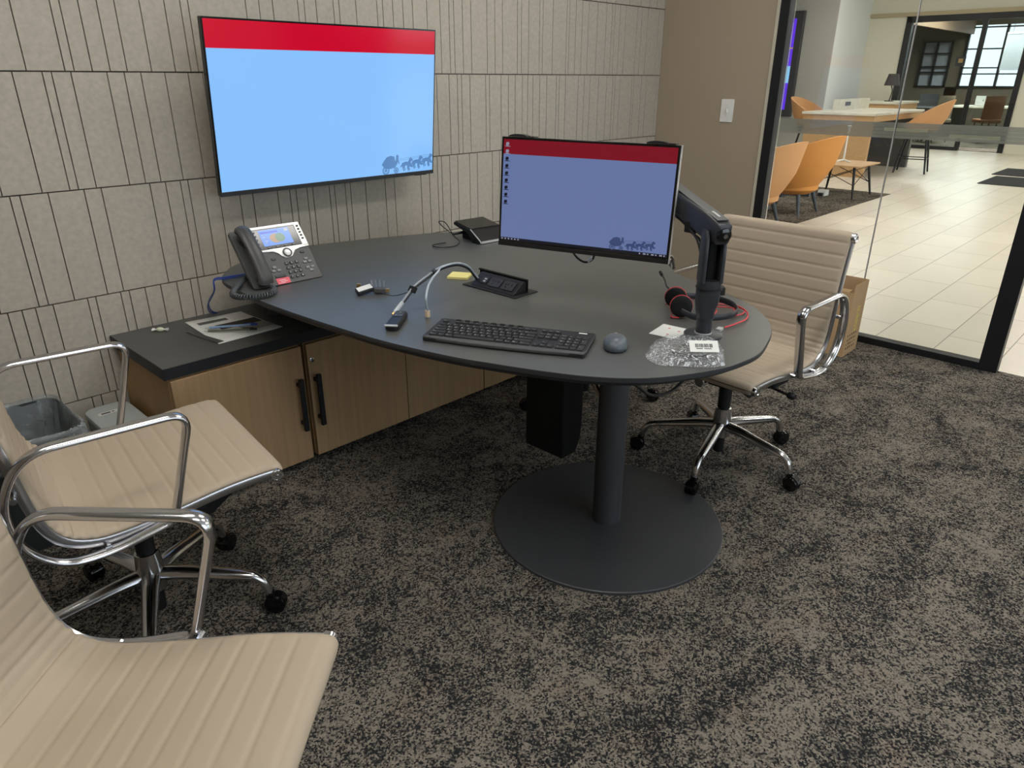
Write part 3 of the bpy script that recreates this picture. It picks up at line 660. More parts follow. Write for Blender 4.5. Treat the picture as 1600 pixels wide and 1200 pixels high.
for i,(x,y,yaw,base,dz,lab) in enumerate((
    (2.357,1.132,3.092,math.radians(48.5),0,'beige ribbed office chair at the right end of the table, cardboard box behind it'),
    (.450,1.795,-.13,math.radians(-41),.012,'beige ribbed office chair before the oak cabinet and the two waste bins'),
    (.087,.945,-.832,math.radians(20),.015,'beige ribbed office chair nearest the camera, cut off at the lower left'),
    (2.451,1.881,3.35,math.radians(-54),-.018,'beige office chair mostly hidden behind the monitor, beyond the far side of the table'))):
    c=ch if i==0 else dup(ch); place(c,x,y,yaw,base,dz); c['label']=lab; c['group']=G

# ------------------------------------------------------------------ waste bins
t=thing('waste_bin','dark waste bin lined with a clear plastic bag, between chair and grey bin','waste bin',(.365,2.525,0))
def binshell(hx,hy,h,k=.82,r=.05,n=6):
    R0=rrect(-hx*k,hx*k,-hy*k,hy*k,r*.8,n); R1=rrect(-hx,hx,-hy,hy,r,n)
    return R0,R1
hx,hy,h=.145,.175,.375
R0,R1=binshell(hx,hy,h)
g=MB(); f=lambda R,z,k=1:[(x*k,y*k,z) for x,y in R]
g.loft([f(R0,0),f(R1,h),f(R1,h,1.02),f(R1,h-.004,1.02),f(R1,h,1.0),f(R1,h,.985),f(R0,.006,.97)],caps=True); g.build('bin_body',M_binb,t,smooth=50)
g=MB(); rn=random.Random(3)
def wav(R,z,k,am,fr):
    o_=[]; nn=len(R)
    RR=[]
    for i in range(nn):
        a_=Vector((*R[i],0)); b_=Vector((*R[(i+1)%nn],0))
        for q in range(4): RR.append(a_.lerp(b_,q/4))
    for i,p in enumerate(RR):
        a_=i/len(RR)*2*PI; d=1+am*math.sin(a_*fr)+am*.6*math.sin(a_*fr*1.73+1)
        o_.append((p.x*k*d,p.y*k*d,z+am*.35*math.sin(a_*fr*1.3+2)))
    return o_
g.loft([wav(R1,h-.075,1.03,.008,31),wav(R1,h-.05,1.045,.012,27),wav(R1,h-.02,1.055,.014,29),wav(R1,h+.008,1.04,.01,23),wav(R1,h+.012,1.0,.008,21),wav(R1,h-.01,.965,.012,19),wav(R1,h-.08,.90,.03,13),wav(R1,h-.17,.84,.04,11),wav(R0,h-.27,.85,.05,9),wav(R0,.03,.75,.06,7)],caps=False)
g.build('bin_liner',M_liner,t,smooth=80)
t=thing('waste_bin','small pale grey lidded bin with a white sticker, standing against the cabinet side','waste bin',(.652,2.55,0))
R0,R1=binshell(.072,.13,.29,.85,.04)
MB().loft([f(R0,0),f(R1,.28)]).build('bin_body',M_bin,t,smooth=50)
MB().loft([f(R1,.2805,1.03),f(R1,.29,1.04),f(R1,.298,1.0),f(R1,.3,.9)]).build('bin_lid',M_bin,t,smooth=40)
MB().box(-.045,.02,.035,.06,.3001,.3006).box(-.035,-.005,.042,.053,.3006,.3008,1).box(0,.008,.044,.052,.3006,.3008,1).build('sticker',[M_paper,M_dark],t)

# ------------------------------------------------------------------ cardboard box by the glass
t=thing('cardboard_box','tall open cardboard box with yellow print standing by the glass wall','cardboard box',(3.93,1.38,0))
x0,x1,y0,y1,h=-.098,.098,-.178,.178,.385
g=MB(); th=.004
g.box(x0,x1,y0,y1,0,.006); g.box(x0,x0+th,y0,y1,.006,h-.03); g.box(x1-th,x1,y0,y1,.006,h+.012); g.box(x0+th,x1-th,y0,y0+th,.006,h+.012); g.box(x0+th,x1-th,y1-th,y1,.006,h)
g.build('box_body',M_card,t,smooth=0)
g=MB(); g.prism([(x0,y0+.03),(x0+.06,y0+.03),(x0+.06,y1),(x0,y1)],h-.03,h-.026); g.build('box_flap',M_card,t)
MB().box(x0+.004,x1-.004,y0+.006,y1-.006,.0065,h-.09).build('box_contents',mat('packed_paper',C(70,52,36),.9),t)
MT=frame((0.02,y0-.0004,.195),Vector((0,0,1)),Vector((-1,0,0)),Vector((0,-1,0)))
MB().text('KOINJCN',.032,MT@Matrix.Diagonal((1.05,2.0,1,1))).build('yellow_lettering',M_boxy,t)
g=MB(); rr=random.Random(5)
for i in range(4):
    for j in range(5):
        xx=-.075+j*.028+rr.random()*.004; zz=.035+i*.024; g.box(xx,xx+.008+rr.random()*.008,y0-.0006,y0-.0001,zz,zz+.008+rr.random()*.006)
g.build('printed_symbols',M_cardd,t)

# ------------------------------------------------------------------ light switch
t=thing('light_switch','white toggle light switch on the taupe wall','light switch',(GX-.0005,2.228,1.212))
MB().prism(rrect(-.041,.041,-.064,.064,.004),0,.006,M=frame((0,0,0),Vector((0,-1,0)),Vector((0,0,1)),Vector((-1,0,0)))).build('switch_plate',M_wht,t,bevel=.0015)
MB().box(-.016,-.006,-.005,.005,-.012,.010).build('toggle',M_wht,t,bevel=.001)
g=MB()
for z in(-.03,.03): g.lathe([(.003,0),(.003,.001)],10,M=frame((-.0061,0,z),Vector((0,-1,0)),Vector((0,0,1)),Vector((-1,0,0))))
g.build('screws',M_silver,t)
# ------------------------------------------------------------------ desk phone
ph=thing('desk_phone','dark grey office phone with a lit colour screen at the left end of the table','phone',M=nframe((1.222,2.272,.8258),-1.57,.684,-.008))
hw,hh=.095,.1125
BZ=-.018
MB().prism(rrect(-hw-.070,hw,-hh+.017,hh-.002,.008),BZ,-.0005,top=rrect(-hw-.070,hw,-hh,hh-.002,.008)).build('phone_body',M_phone,ph,bevel=.003)
MB().prism(rrect(-hw-.068,-hw-.003,-hh+.002,hh-.03,.008),-.0005,.003).build('handset_cradle',mat('phone_cradle',C(58,58,57),.5),ph,bevel=.002)
# foot stand behind, reaching the table
Mi=ph.matrix_world.inverted()
st=MB(); q=[]
wl=lambda x,y,z: tuple(Mi@Vector((x,y,z)))
vs=[wl(x,y,z) for x in(1.10,1.30) for y,z in((2.27,.7385),(2.355,.7385),(2.33,.85),(2.305,.85))]
st.add(vs,[(0,1,2,3),(7,6,5,4),(0,4,5,1),(1,5,6,2),(2,6,7,3),(3,7,4,0)]); st.build('phone_stand',M_blackm,ph)
MB().box(-hw+.002,hw-.022,.024,.102,0,.0022).build('display_panel',M_gloss,ph,bevel=.001)
g=MB(); g.prism(rrect(-hw,hw,.1022,hh,.004),0,.0035); g.prism([(hw-.022,.018),(hw,.018),(hw,.1024),(hw-.022,.1024)],0,.003)
sw=[(-hw,.0235),(-hw,.0165)]+[(-hw+.02+.0,.0155),(-.045,.013),(-.03,.004),(-.022,-.008),(-.01,-.0165),(.004,-.018),(.017,-.014),(.027,-.003),(.037,.007),(.06,.0125),(hw,.0145),(hw,.0235)]
g.prism(sw,0,.003); g.build('silver_trim',M_silver,ph,bevel=.0006)
g=MB(); g.box(-.066,.046,.036,.098,.0023,.0027,0); g.box(-.064,.004,.084,.091,.0027,.0029,1); g.prism([(-.012+.024*math.cos(2*PI*i/20),.062+.018*math.sin(2*PI*i/20)) for i in range(20)],.0027,.0029,3); g.prism([(.004+.018*math.cos(2*PI*i/20),.063+.017*math.sin(2*PI*i/20)) for i in range(20)],.0029,.0031,2)
for i in range(5): g.box(-.06,-.045+.003*(i%3),.078-i*.008,.0795-i*.008,.0031,.0033,4)
g.box(.03,.042,.085,.095,.0027,.0029,4)
g.build('phone_screen',[M_phs,M_ph2,M_ph3,M_ph4,M_wht],ph,smooth=0)
bt=[]
def key(name,x,y,w,h,m,z=.0,th=.0028,lab=None):
    o_=MB().prism(rrect(x-w/2,x+w/2,y-h/2,y+h/2,min(w,h)*.25,3),z,z+th).build(name,m,ph,bevel=.0005); return o_
for i in range(5): key('line_button',-.083,.092-i*.0145,.007,.0065,M_btn,.0022)
for i in range(5): key('line_button',.084,.096-i*.0125,.008,.006,M_dark,.003)
for i in range(4): key('soft_button',-.05+i*.03,.029,.012,.005,M_btn,.0022)
for a_,b_ in((-.055,-.014),(.06,-.004)): key('nav_button',a_,b_,.016,.009,M_dark)
rg=MB().lathe([(.0165,0),(.0165,.0042),(.0125,.0042),(.0125,0)],28,M=Matrix.Translation((.003,.001,.003)),caps=False); rg.build('nav_ring',M_dark,ph)
MB().lathe([(.0118,.003),(.0118,.0065),(.010,.007)],24,M=Matrix.Translation((.003,.001,0))).build('select_button',M_silver,ph)
for r in range(4):
    for c in range(3): key('number_key',-.017+c*.0195,-.038-r*.0175,.0135,.011,M_dark)
for x,y in((-.066,-.045),(-.074,-.058),(-.054,-.058),(.061,-.032),(.052,-.044),(.071,-.044),(.053,-.066),(.072,-.066),(.063,-.078)): key('feature_button',x,y,.0135,.0085,M_btn)
key('speaker_bar',-.058,-.080,.038,.009,M_dark)
MB().box(-.079,-.031,-.1095,-.087,.0001,.0006).box(-.07,-.045,-.096,-.0945,.0006,.0008,1).box(-.066,-.04,-.1015,-.1,.0006,.0008,1).box(-.074,-.05,-.106,-.105,.0006,.0008,1).build('pink_label',[M_pink,M_wht],ph)
g=MB().text('123',.0062,Matrix.Translation((0.0025,-.0375,.0029)))
g=MB()
for r,row in enumerate(('123','456','789','*0#')):
    for c,s_ in enumerate(row): g.text(s_,.008,Matrix.Translation((-.017+c*.0195,-.038-r*.0175,.0031)))
g.build('key_digits',M_wht,ph,smooth=0)
# handset
hs=MB(); P=cr([(-.128,.098,.020),(-.128,.088,.030),(-.128,.055,.038),(-.128,0,.042),(-.128,-.055,.038),(-.128,-.09,.030),(-.128,-.102,.018)],8)
n=len(P)
ww=[.024+.004*abs(2*i/(n-1)-1)**2 for i in range(n)]; tt=[.010+.008*abs(2*i/(n-1)-1)**3 for i in range(n)]; ww[0]*=.8;ww[-1]*=.8;tt[0]*=.6;tt[-1]*=.6
hs.tube([tuple(p) for p in P],ww,16,ref=(1,0,0),rb=tt,square=False)
hs.lathe([(.023,0),(.024,.02)],20,M=Matrix.Translation((-.128,.075,.006))); hs.lathe([(.023,0),(.024,.02)],20,M=Matrix.Translation((-.128,-.078,.006)))
hs.build('handset',mat('handset_grey',C(64,64,63),.38,spec=.5),ph,smooth=60)
# coiled cord, from handset foot round to the back
pa=[Mi.inverted()@Vector((-.118,-.104,.02)),Vector((1.088,2.135,.752)),Vector((1.065,2.105,.748)),Vector((1.02,2.100,.748)),Vector((.975,2.125,.748)),Vector((.965,2.17,.748)),Vector((.995,2.225,.748)),Vector((1.05,2.29,.75)),Vector((1.1,2.325,.76))]
C2=cr(pa,60); C2=[p for p in C2]
u=Vector((0,0,1))
# resample finely for round coils
coil=[];dist=0
CR=resample(C2,.0009); 
for i,p in enumerate(CR[:-1]):
    T=(CR[i+1]-p).normalized(); dist+=.0009; s_=T.cross(u).normalized(); q=s_.cross(T); a_=dist/.0085*2*PI
    rad=.0075*min(1,max(0,(dist-.03)/.02)); coil.append(tuple(Mi@(p+s_*rad*math.cos(a_)+q*rad*math.sin(a_))))
MB().tube(coil,.0027,7).build('coiled_cord',mat('cord_grey',C(70,74,76),.45),ph,smooth=80)
# blue network cable
t=tag(MB().tube(cr([(1.17,2.37,.752),(1.11,2.42,.742),(1.06,2.425,.742),(1.022,2.43,.741),(1.02,2.44,.70),(1.05,2.58,.62),(1.09,2.67,.56),(1.12,2.69,.5385)],8),.0028,8).tube(cr([(1.16,2.36,.749),(1.10,2.40,.742),(1.05,2.405,.742),(1.012,2.41,.741),(1.01,2.42,.70),(1.045,2.58,.61),(1.085,2.67,.555),(1.11,2.69,.5385)],8),.0022,8).build('network_cable',M_blue),'blue network cable running from the phone down onto the worktop','cable')

# ------------------------------------------------------------------ payment terminal / tablet dock
dk=thing('signature_terminal','black wedge-shaped terminal with a sloped glossy top near the wall','terminal',(2.165,2.265,TZ),math.radians(-4))
# local: x to the right along its front, y back
side=[(-.085,.004),(-.085,.012),(-.02,.052),(.095,.072),(.097,.060),(.0,.034),(-.03,.004)]
MX=Matrix(((0,0,1,0),(1,0,0,0),(0,1,0,0),(0,0,0,1)))
MB().prism(side,-.085,.085,M=MX).build('terminal_body',M_blackp,dk,bevel=.002)
MB().prism([(-.019,.0535),(.093,.0735),(.093,.0755),(-.019,.0555)],-.08,.08,M=MX).build('glossy_screen',M_gloss,dk)
MB().prism([(-.0865,.010),(-.0215,.0525),(-.021,.056),(-.090,.012),(-.090,.004),(-.0865,.004)],-.0865,-.0825,M=MX).prism([(-.090,.003),(-.0865,.003),(-.0865,.012),(-.090,.012)],-.08,.085,M=MX).build('silver_edge',M_silver,dk)
MB().box(-.06,.06,-.02,.07,0.0005,.036).build('terminal_foot',M_blackm,dk,bevel=.004)
g=MB(); g.tube(cr([(-.03,.05,.03),(-.11,.06,.028),(-.15,.075,.055),(-.155,.11,.078),(-.12,.11,.07),(-.115,.06,.022),(-.13,.0,.006),(-.20,-.05,.004),(-.26,-.02,.004),(-.25,.03,.004),(-.18,.03,.004)],10),.0022,8)
g.build('terminal_cable',M_blackp,dk)
MB().tube([(-.05,.05,.03),(-.12,.062,.028)],.006,10).build('cable_plug',M_blackp,dk)

# ------------------------------------------------------------------ power module in the table
pm=thing('power_module','black pop-up power socket module set into the table top','power module',(1.648,1.642,TZ))
MB().prism(rrect(-.057,.057,-.122,.128,.004),.0004,.0035).build('module_frame',M_black,pm,bevel=.001)
side=[(-.042,.0036),(.022,.0036),(.022,.038),(.008,.040)]
M2=Matrix(((1,0,0,0),(0,0,1,0),(0,1,0,0),(0,0,0,1)))
MB().prism(side,-.100,.100,M=M2).build('socket_housing',M_blackp,pm,bevel=.002)
MB().prism([(.022,.0036),(.026,.0036),(.026,.046),(.016,.046),(.016,.041),(.022,.041)],-.105,.122,M=M2).build('pop_up_lid',M_blackm,pm,bevel=.001)
# sloped face frame
sn=Vector((-.0364,0,.050)).normalized(); su=Vector((.050,0,.0364)).normalized()
FM=frame(Vector((-.017,0,.0218))+sn*.0014,Vector((0,-1,0)),su,sn)
for cx_ in(-.004,.058):
    MB().prism(rrect(cx_-.026,cx_+.026,-.018,.018,.002),-.0005,.0015,M=FM).box(cx_-.016,cx_-.013,0,.009,.0015,.0017,1,FM).box(cx_-.006,cx_-.003,0,.009,.0015,.0017,1,FM).prism([(cx_-.010+.003*math.cos(t_),-.008+.003*math.sin(t_)) for t_ in [PI*i/5 for i in range(10)]],.0015,.0017,1,FM).box(cx_+.010,cx_+.013,0,.009,.0015,.0017,1,FM).build('power_outlet',[M_dark,M_gloss],pm)
MB().prism(rrect(-.066,-.040,-.014,.014,.002),-.0005,.0015,M=FM).box(-.058,-.048,-.008,-.003,.0015,.0018,1,FM).box(-.058,-.048,.002,.007,.0015,.0018,1,FM).build('usb_port',[M_dark,M_silver],pm)
# cables coming out of it
cc=thing('cable_bundle','grey and black connector cables arching out of the power module','cable bundle',(1.617,1.735,TZ+.004))
o3=Vector((1.617,1.735,TZ+.004))
S0=Vector((1.635,1.738,.75)); base=[S0,(1.612,1.735,.775),(1.57,1.715,.807),(1.52,1.695,.830),(1.469,1.675,.843),(1.407,1.665,.843),(1.352,1.658,.829),(1.299,1.653,.811)]
lead=base+[(1.274,1.652,.794),(1.240,1.650,.768),(1.229,1.649,.7605)]
sh=lambda P,d=(0,0,0):[tuple(Vector(p)+Vector(d)-o3) for p in P]
MB().tube(cr(sh(lead,(0,0,-.002)),8),.0028,8).build('black_cable',M_blackp,cc)
MB().tube(cr(sh(base+[(1.274,1.652,.794),(1.240,1.650,.768)],(0,.003,.004)),8),.0036,8).build('grey_cable',M_cable,cc)
MB().tube(cr(sh(base[:6]+[(1.387,1.656,.835),(1.33,1.614,.834),(1.281,1.577,.825),(1.252,1.554,.801),(1.258,1.560,.773),(1.268,1.568,.757)],(0,-.004,.006)),8),.0033,8).build('network_lead',mat('network_grey',C(176,184,192),.4),cc)
MB().box(-.006,.006,-.006,.006,-.013,.009,M=Matrix.Translation(Vector((1.271,1.570,.752))-o3)).build('network_plug',mat('clear_plug',C(214,190,160),.3),cc,bevel=.002)
d0=Vector((1.21,1.648,.746))-Vector((1.240,1.650,.768)); a0=Vector((1.240,1.652,.770))-o3
MB().tube([tuple(a0-d0*.15),tuple(a0+d0*.95)],[.0065,.007],12).build('plug_sleeve',mat('plug_grey',C(190,196,198),.35),cc)
MB().tube([tuple(a0+d0*.95),tuple(a0+d0*1.2)],[.005,.005],8,square=True,rb=.0035).build('plug_tip',M_gold,cc)
MB().tube(sh([(1.384,1.662,.842),(1.374,1.661,.838)]),.0085,12).build('cable_tie',M_dark,cc)
v1=Vector((1.287,1.655,.804))-o3
MB().box(-.007,.007,-.012,.012,-.009,.009,M=Matrix.Translation(v1)@Matrix.Rotation(.6,4,'Y')).build('cable_clip',M_black,cc,bevel=.001)
MB().tube(cr(sh([(1.285,1.655,.80),(1.27,1.72,.775),(1.285,1.80,.762),(1.32,1.872,.7545)]),8),.0012,6).build('tether_wire',M_blackp,cc)
# adapter ring
ad=thing('adapter_ring','small bunch of display adapters with a white label on the table','adapter',(1.305,1.905,TZ),math.radians(-42)); ad.scale=(1.3,1.3,1.3)
MB().prism(rrect(-.022,.022,-.011,.011,.003),.0,.012,M=Matrix.Translation((-.012,-.004,.006))@Matrix.Rotation(.35,4,'X')@Matrix.Rotation(.5,4,'Z')).build('adapter_body',M_dark,ad,bevel=.002)
MB().box(-.019,.019,-.009,.009,.0122,.0127,M=Matrix.Translation((-.012,-.004,.006))@Matrix.Rotation(.35,4,'X')@Matrix.Rotation(.5,4,'Z')).build('white_label',M_wht,ad)
MB().box(.01,.04,-.008,.008,.001,.015).build('adapter_body',M_phone,ad,bevel=.003)
MB().box(.04,.049,-.005,.005,.004,.012).build('gold_plug',M_gold,ad)
MB().box(-.034,-.024,.010,.02,.002,.022).build('usb_plug',M_gold,ad)
g=MB()
for i in range(4): g.box(.006+i*.009,.0085+i*.009,.006,.010,.012,.032,M=Matrix.Rotation(-.1+.05*i,4,'Y'))
g.build('fanned_leads',M_cable,ad)
# sticky notes
t=tag(MB().box(-.037,.037,-.037,.037,.0003,.0085).build('sticky_note_pad',M_yel,bevel=.0006,smooth=0),'pad of pale yellow sticky notes on the table behind the cable bundle','note pad'); t.location=(1.655,1.852,TZ); t.rotation_euler=(0,0,.55)
# presenter remote
rm=thing('presenter_remote','small black and silver-tipped remote on the table below the cable plugs','remote control',(1.180,1.596,TZ),math.atan2(.10,.125)); rm.scale=(1.12,1.25,1.15)
MB().prism(rrect(-.068,.052,-.0155,.0155,.012),.0008,.016).build('remote_body',M_blackp,rm,bevel=.004,seg=3)
MB().prism(rrect(.002,.05,-.012,.012,.004),.0162,.0172).build('button_pad',M_dark,rm,bevel=.0005)
g=MB()
for x,y in((.012,-.006),(.012,.006),(.035,0)): g.lathe([(.003,.0172),(.003,.0182)],10,M=Matrix.Translation((x,y,0)))
g.build('buttons',M_btn,rm)
MB().prism([(x,y) for x,y in rrect(-.0695,-.062,-.0155,.0155,.003)],.0125,.0165).build('silver_tip',M_silver,rm,bevel=.001)
# ------------------------------------------------------------------ keyboard
kv=Vector((1.304-1.105,1.007-1.403,0)).normalized(); ka=math.atan2(kv.y,kv.x)
kb=thing('keyboard','black wireless keyboard with white key legends along the front edge of the table','keyboard',(1.3,1.262,TZ),ka)
W,D=.447,.152
tl=.07; KM=Matrix.Translation((0,0,.012))@Matrix.Rotation(tl*.6,4,'X')
MB().prism(rrect(-W/2,W/2,-D/2,D/2,.008),-.009,.003,M=KM).build('keyboard_body',mat('keyboard_black',C(34,35,35),.45),kb,bevel=.002)
fr=[(-W/2,-D/2+.016),(-W/2+.004,-D/2+.003),(-W/4,-D/2-.006),(0,-D/2-.009),(W/4,-D/2-.006),(W/2-.004,-D/2+.003),(W/2,-D/2+.016)]
MB().prism(fr,-.006,.0045,M=KM).build('front_lip',M_phone,kb,bevel=.003)
MB().box(-W/2-.001,-W/2+.001,-D/2+.012,D/2-.004,0,.0035,M=KM).box(W/2-.001,W/2+.001,-D/2+.012,D/2-.004,0,.0035,M=KM).build('side_trim',M_phone,kb)
for sx_ in(-.19,.19): MB().box(sx_-.014,sx_+.014,.055,.062,-.0,.0145).build('keyboard_foot',M_blackm,kb)
keys=[]; U=.019
def row(x,y,ws,txt,h=.0165):
    for w_,s_ in zip(ws,txt):
        if s_ is not None: keys.append((x+w_*U/2,y,w_*U-.0022,h,s_))
        x+=w_*U
X0=-W/2+.012; ys_=[.048,.0245,.0055,-.0135,-.0325,-.0515]
row(X0,ys_[0],[1,1]+[1]*4+[.35]+[1]*4+[.35]+[1]*4,['Esc',None,'F1','F2','F3','F4',None,'F5','F6','F7','F8',None,'F9','F10','F11','F12'],.011)
row(X0,ys_[1],[1]*13+[2],list('`1234567890-=')+['Bksp'])
row(X0,ys_[2],[1.5]+[1]*12+[1.5],['Tab']+list('QWERTYUIOP[]')+['\\'])
row(X0,ys_[3],[1.75]+[1]*11+[2.25],['Caps']+list("ASDFGHJKL;'")+['Enter'])
row(X0,ys_[4],[2.25]+[1]*10+[2.75],['Shift']+list('ZXCVBNM,./')+['Shift'])
row(X0,ys_[5],[1.25,1.1,1.25,6.3,1.25,1.1,1.1,1.65],['Ctrl','Fn','Alt','','Alt','Fn','M','Ctrl'])
X1=X0+15.25*U
row(X1,ys_[0],[1]*3,['Prt','Scr','Pau'],.011); row(X1,ys_[1],[1]*3,['Ins','Hm','Up']); row(X1,ys_[2],[1]*3,['Del','End','Dn']); row(X1+U,ys_[4],[1],['^']); row(X1,ys_[5],[1]*3,['<','v','>'])
X2=X1+3.25*U
row(X2,ys_[1],[1]*4,['Num','/','*','-']); row(X2,ys_[2],[1]*3,list('789')); row(X2,ys_[3],[1]*3,list('456')); row(X2,ys_[4],[1]*3,list('123')); row(X2,ys_[5],[2,1],['0','.'])
keys.append((X2+3.5*U,(ys_[2]+ys_[3])/2,U-.0022,.0355,'+')); keys.append((X2+3.5*U,(ys_[4]+ys_[5])/2,U-.0022,.0355,'En'))
for i in range(8): keys.append((-.17+i*.026,.066,.016,.005,'.'))
M_key=mat('key_black',C(40,41,41),.5)
keys.sort(key=lambda k:k[1]-k[0]*.1-k[2]*2)
g=MB()
def keymesh(b,x,y,w_,h_):
    a_=[(x-w_/2,y-h_/2),(x+w_/2,y-h_/2),(x+w_/2,y+h_/2),(x-w_/2,y+h_/2)]; q=.0013
    b.prism(a_,.003,.0068,M=KM,top=[(x-w_/2+q,y-h_/2+q),(x+w_/2-q,y-h_/2+q),(x+w_/2-q,y+h_/2-q),(x-w_/2+q,y+h_/2-q)])
lg=MB()
for i,(x,y,w_,h_,s_) in enumerate(keys):
    if i<100: b=MB(); keymesh(b,x,y,w_,h_); b.build('key',M_key,kb,smooth=0)
    else: keymesh(g,x,y,w_,h_)
    if s_: lg.text(s_,  .0075 if len(s_)<2 else .0048,KM@Matrix.Translation((x-w_/2+.0055,y+.0015,.0071)))
if g.v: o_=g.build('remaining_keys',M_key,kb,smooth=0); o_['kind']='stuff'
lg.box(W/2-.045,W/2-.022,D/2-.016,D/2-.009,.0032,.0036,0,KM)
lg.build('key_legends',M_wht,kb,smooth=0)
# ------------------------------------------------------------------ mouse
ms=thing('mouse','small grey and black wireless mouse to the right of the keyboard','mouse',(1.455,1.022,TZ),math.atan2(.72,.9)-.05); ms.scale=(1.05,1.22,1.0)
b=MB(); rg_=[]
for j,(z,k) in enumerate(((.0008,.86),(.004,.97),(.012,1.0),(.020,.93),(.028,.74),(.033,.45),(.0345,.12))):
    rg_.append([((.047*k*math.cos(t_))-.004*(1-k),(.0285*k*(1+.06*math.cos(2*t_)))*math.sin(t_),z) for t_ in [2*PI*i/28 for i in range(28)]])
b.loft(rg_); b.build('mouse_body',mat('mouse_graphite',C(84,92,98),.34,spec=.6),ms,smooth=80)
MB().loft([[(x*1.02,y*1.02,z) for x,y,z in rg_[0]],[(x*1.03,y*1.03,.012) for x,y,z in rg_[1]]]).build('mouse_skirt',M_blackp,ms,smooth=40)
MB().lathe([(.010,-.0035),(.011,0),(.010,.0035)],18,M=Matrix.Translation((.024,0,.0215))@Matrix.Rotation(PI/2,4,'X')).build('scroll_wheel',M_silver,ms)
# ------------------------------------------------------------------ card with red marks
t=thing('paper_card','small white card with three faint red marks left of the monitor arm','card',(1.668,.990,TZ),math.radians(5))
c4=[(-.055,.036),(.046,.044),(.046,-.045),(-.052,-.037)]
MB().prism([(x,y) for x,y in reversed(c4)],.0004,.0012).build('card_sheet',M_paper,t)
g=MB()
for x,y in((.02,.012),(.012,-.022),(-.03,-.008)): g.prism([(x+.005*math.cos(a_),y+.004*math.sin(a_)) for a_ in [PI*i/5 for i in range(10)]],.0012,.0014)
g.build('red_marks',mat('faint_red',C(214,140,140),.8),t)
# ------------------------------------------------------------------ plastic bag with cable
bg_=thing('plastic_bag','clear plastic bag holding a coiled cable, with a white barcode label','plastic bag',(1.525,.853,TZ),math.radians(-40))
hull=[(1.422,.880),(1.512,.757),(1.56,.765),(1.63,.808),(1.66,.86),(1.62,.90),(1.576,.955),(1.50,.945)]
cx_,cy_=1.535,.858
Ri=Matrix.Rotation(math.radians(40),4,'Z')
H_=[Ri@Vector((x-1.525,y-.853,0)) for x,y in hull]
H_=cr(H_,5,True); ctr=sum(H_,Vector())/len(H_)
rn=random.Random(11); ring=[]
Hw=[(p-ctr)*(1+.03*math.sin(i*1.9)+.02*rn.uniform(-1,1)) for i,p in enumerate(H_)]
for k,z in((.97,.0006),(1.0,.003),(.97,.010),(.90,.019),(.78,.026),(.62,.031),(.45,.032),(.28,.033),(.10,.033)):
    ring.append([(ctr.x+p.x*k,ctr.y+p.y*k,max(.0006,z+(0 if z<.004 else rn.uniform(-.0028,.0028)))) for p in Hw])
MB().loft(ring).build('bag_film',M_bag,bg_,smooth=50)
g=MB()
for k in range(5):
    g.tube([(ctr.x+.046*math.cos(a_)*(1-.08*k),ctr.y+.034*math.sin(a_)*(1-.08*k),.007+.003*k+.002*math.sin(2*a_)) for a_ in [2*PI*i/30 for i in range(30)]],.0026,7,closed=True)
g.build('coiled_cable',mat('dull_cable',C(120,120,116),.5),bg_,smooth=60)
ln=Vector((-.42,-.42,.80)).normalized(); lr=Vector((.70,-.71,-.03)); lr=(lr-ln*lr.dot(ln)).normalized(); lu=ln.cross(lr)
lc=fl(1100,541,.779); lm=(Matrix.Translation((1.525,.853,TZ))@Matrix.Rotation(math.radians(-40),4,'Z')).inverted()@frame(lc,lr,lu,ln)
MB().box(-.036,.036,-.017,.017,-.0005,.0003,M=lm).build('barcode_label',M_wht,bg_)
g=MB(); x=-.022
while x<.022:
    w_=rn.choice((.0006,.0012,.0018)); g.box(x,x+w_,-.004,.007,.0004,.0006,M=lm); x+=w_+rn.choice((.0008,.0014))
for a_,b_ in((-.02,-.004),(0,.018)): g.box(a_,b_,-.0085,-.0065,.0004,.0006,M=lm)
g.build('barcode',M_blackm,bg_,smooth=0)
# ------------------------------------------------------------------ headset
hd=thing('headset','black headset with red trim and a boom microphone behind the monitor arm','headset',(1.84,1.03,TZ))
o4=Vector((1.84,1.03,TZ)); sh4=lambda P:[tuple(Vector(p)-o4) for p in P]
def cup(c,tilt,yaw):
    M=Matrix.Translation(Vector(c)-o4)@Matrix.Rotation(yaw,4,'Z')@Matrix.Rotation(tilt,4,'Y')
    MB().lathe([(.020,-.010),(.030,-.006),(.0325,.003),(.032,.008),(.024,.013),(.012,.012)],28,M=M).build('ear_cushion',M_blackm,hd,smooth=50)
    MB().lathe([(.0332,-.004),(.0338,-.002),(.0332,0)],28,M=M).build('red_trim',M_red,hd)
    MB().lathe([(.026,-.018),(.029,-.012),(.029,-.008)],28,M=M).build('ear_cup',M_dark,hd,smooth=50)
cup((1.795,1.035,TZ+.036),PI/2-.1,math.radians(215)); cup((1.865,1.098,TZ+.036),PI/2+.1,math.radians(215))
bandp=cr([(1.785,1.028,.762),(1.79,.985,.752),(1.82,.945,.752),(1.87,.918,.752),(1.93,.925,.752),(1.975,.965,.755),(1.975,1.02,.762),(1.93,1.075,.768),(1.885,1.105,.772)],8)
MB().tube(sh4(bandp),.0095,12,ref=(0,0,1),rb=.0035).build('headband',M_dark,hd,smooth=60)
MB().tube(sh4(cr([(1.885,1.11,.775),(1.93,1.17,.778),(1.985,1.215,.782),(2.02,1.25,.788)],6)),.0028,8).build('microphone_boom',M_black,hd)
MB().tube(sh4([(2.015,1.246,.787),(2.035,1.266,.790)]),.005,10).build('microphone_tip',M_blackm,hd)
g=MB()
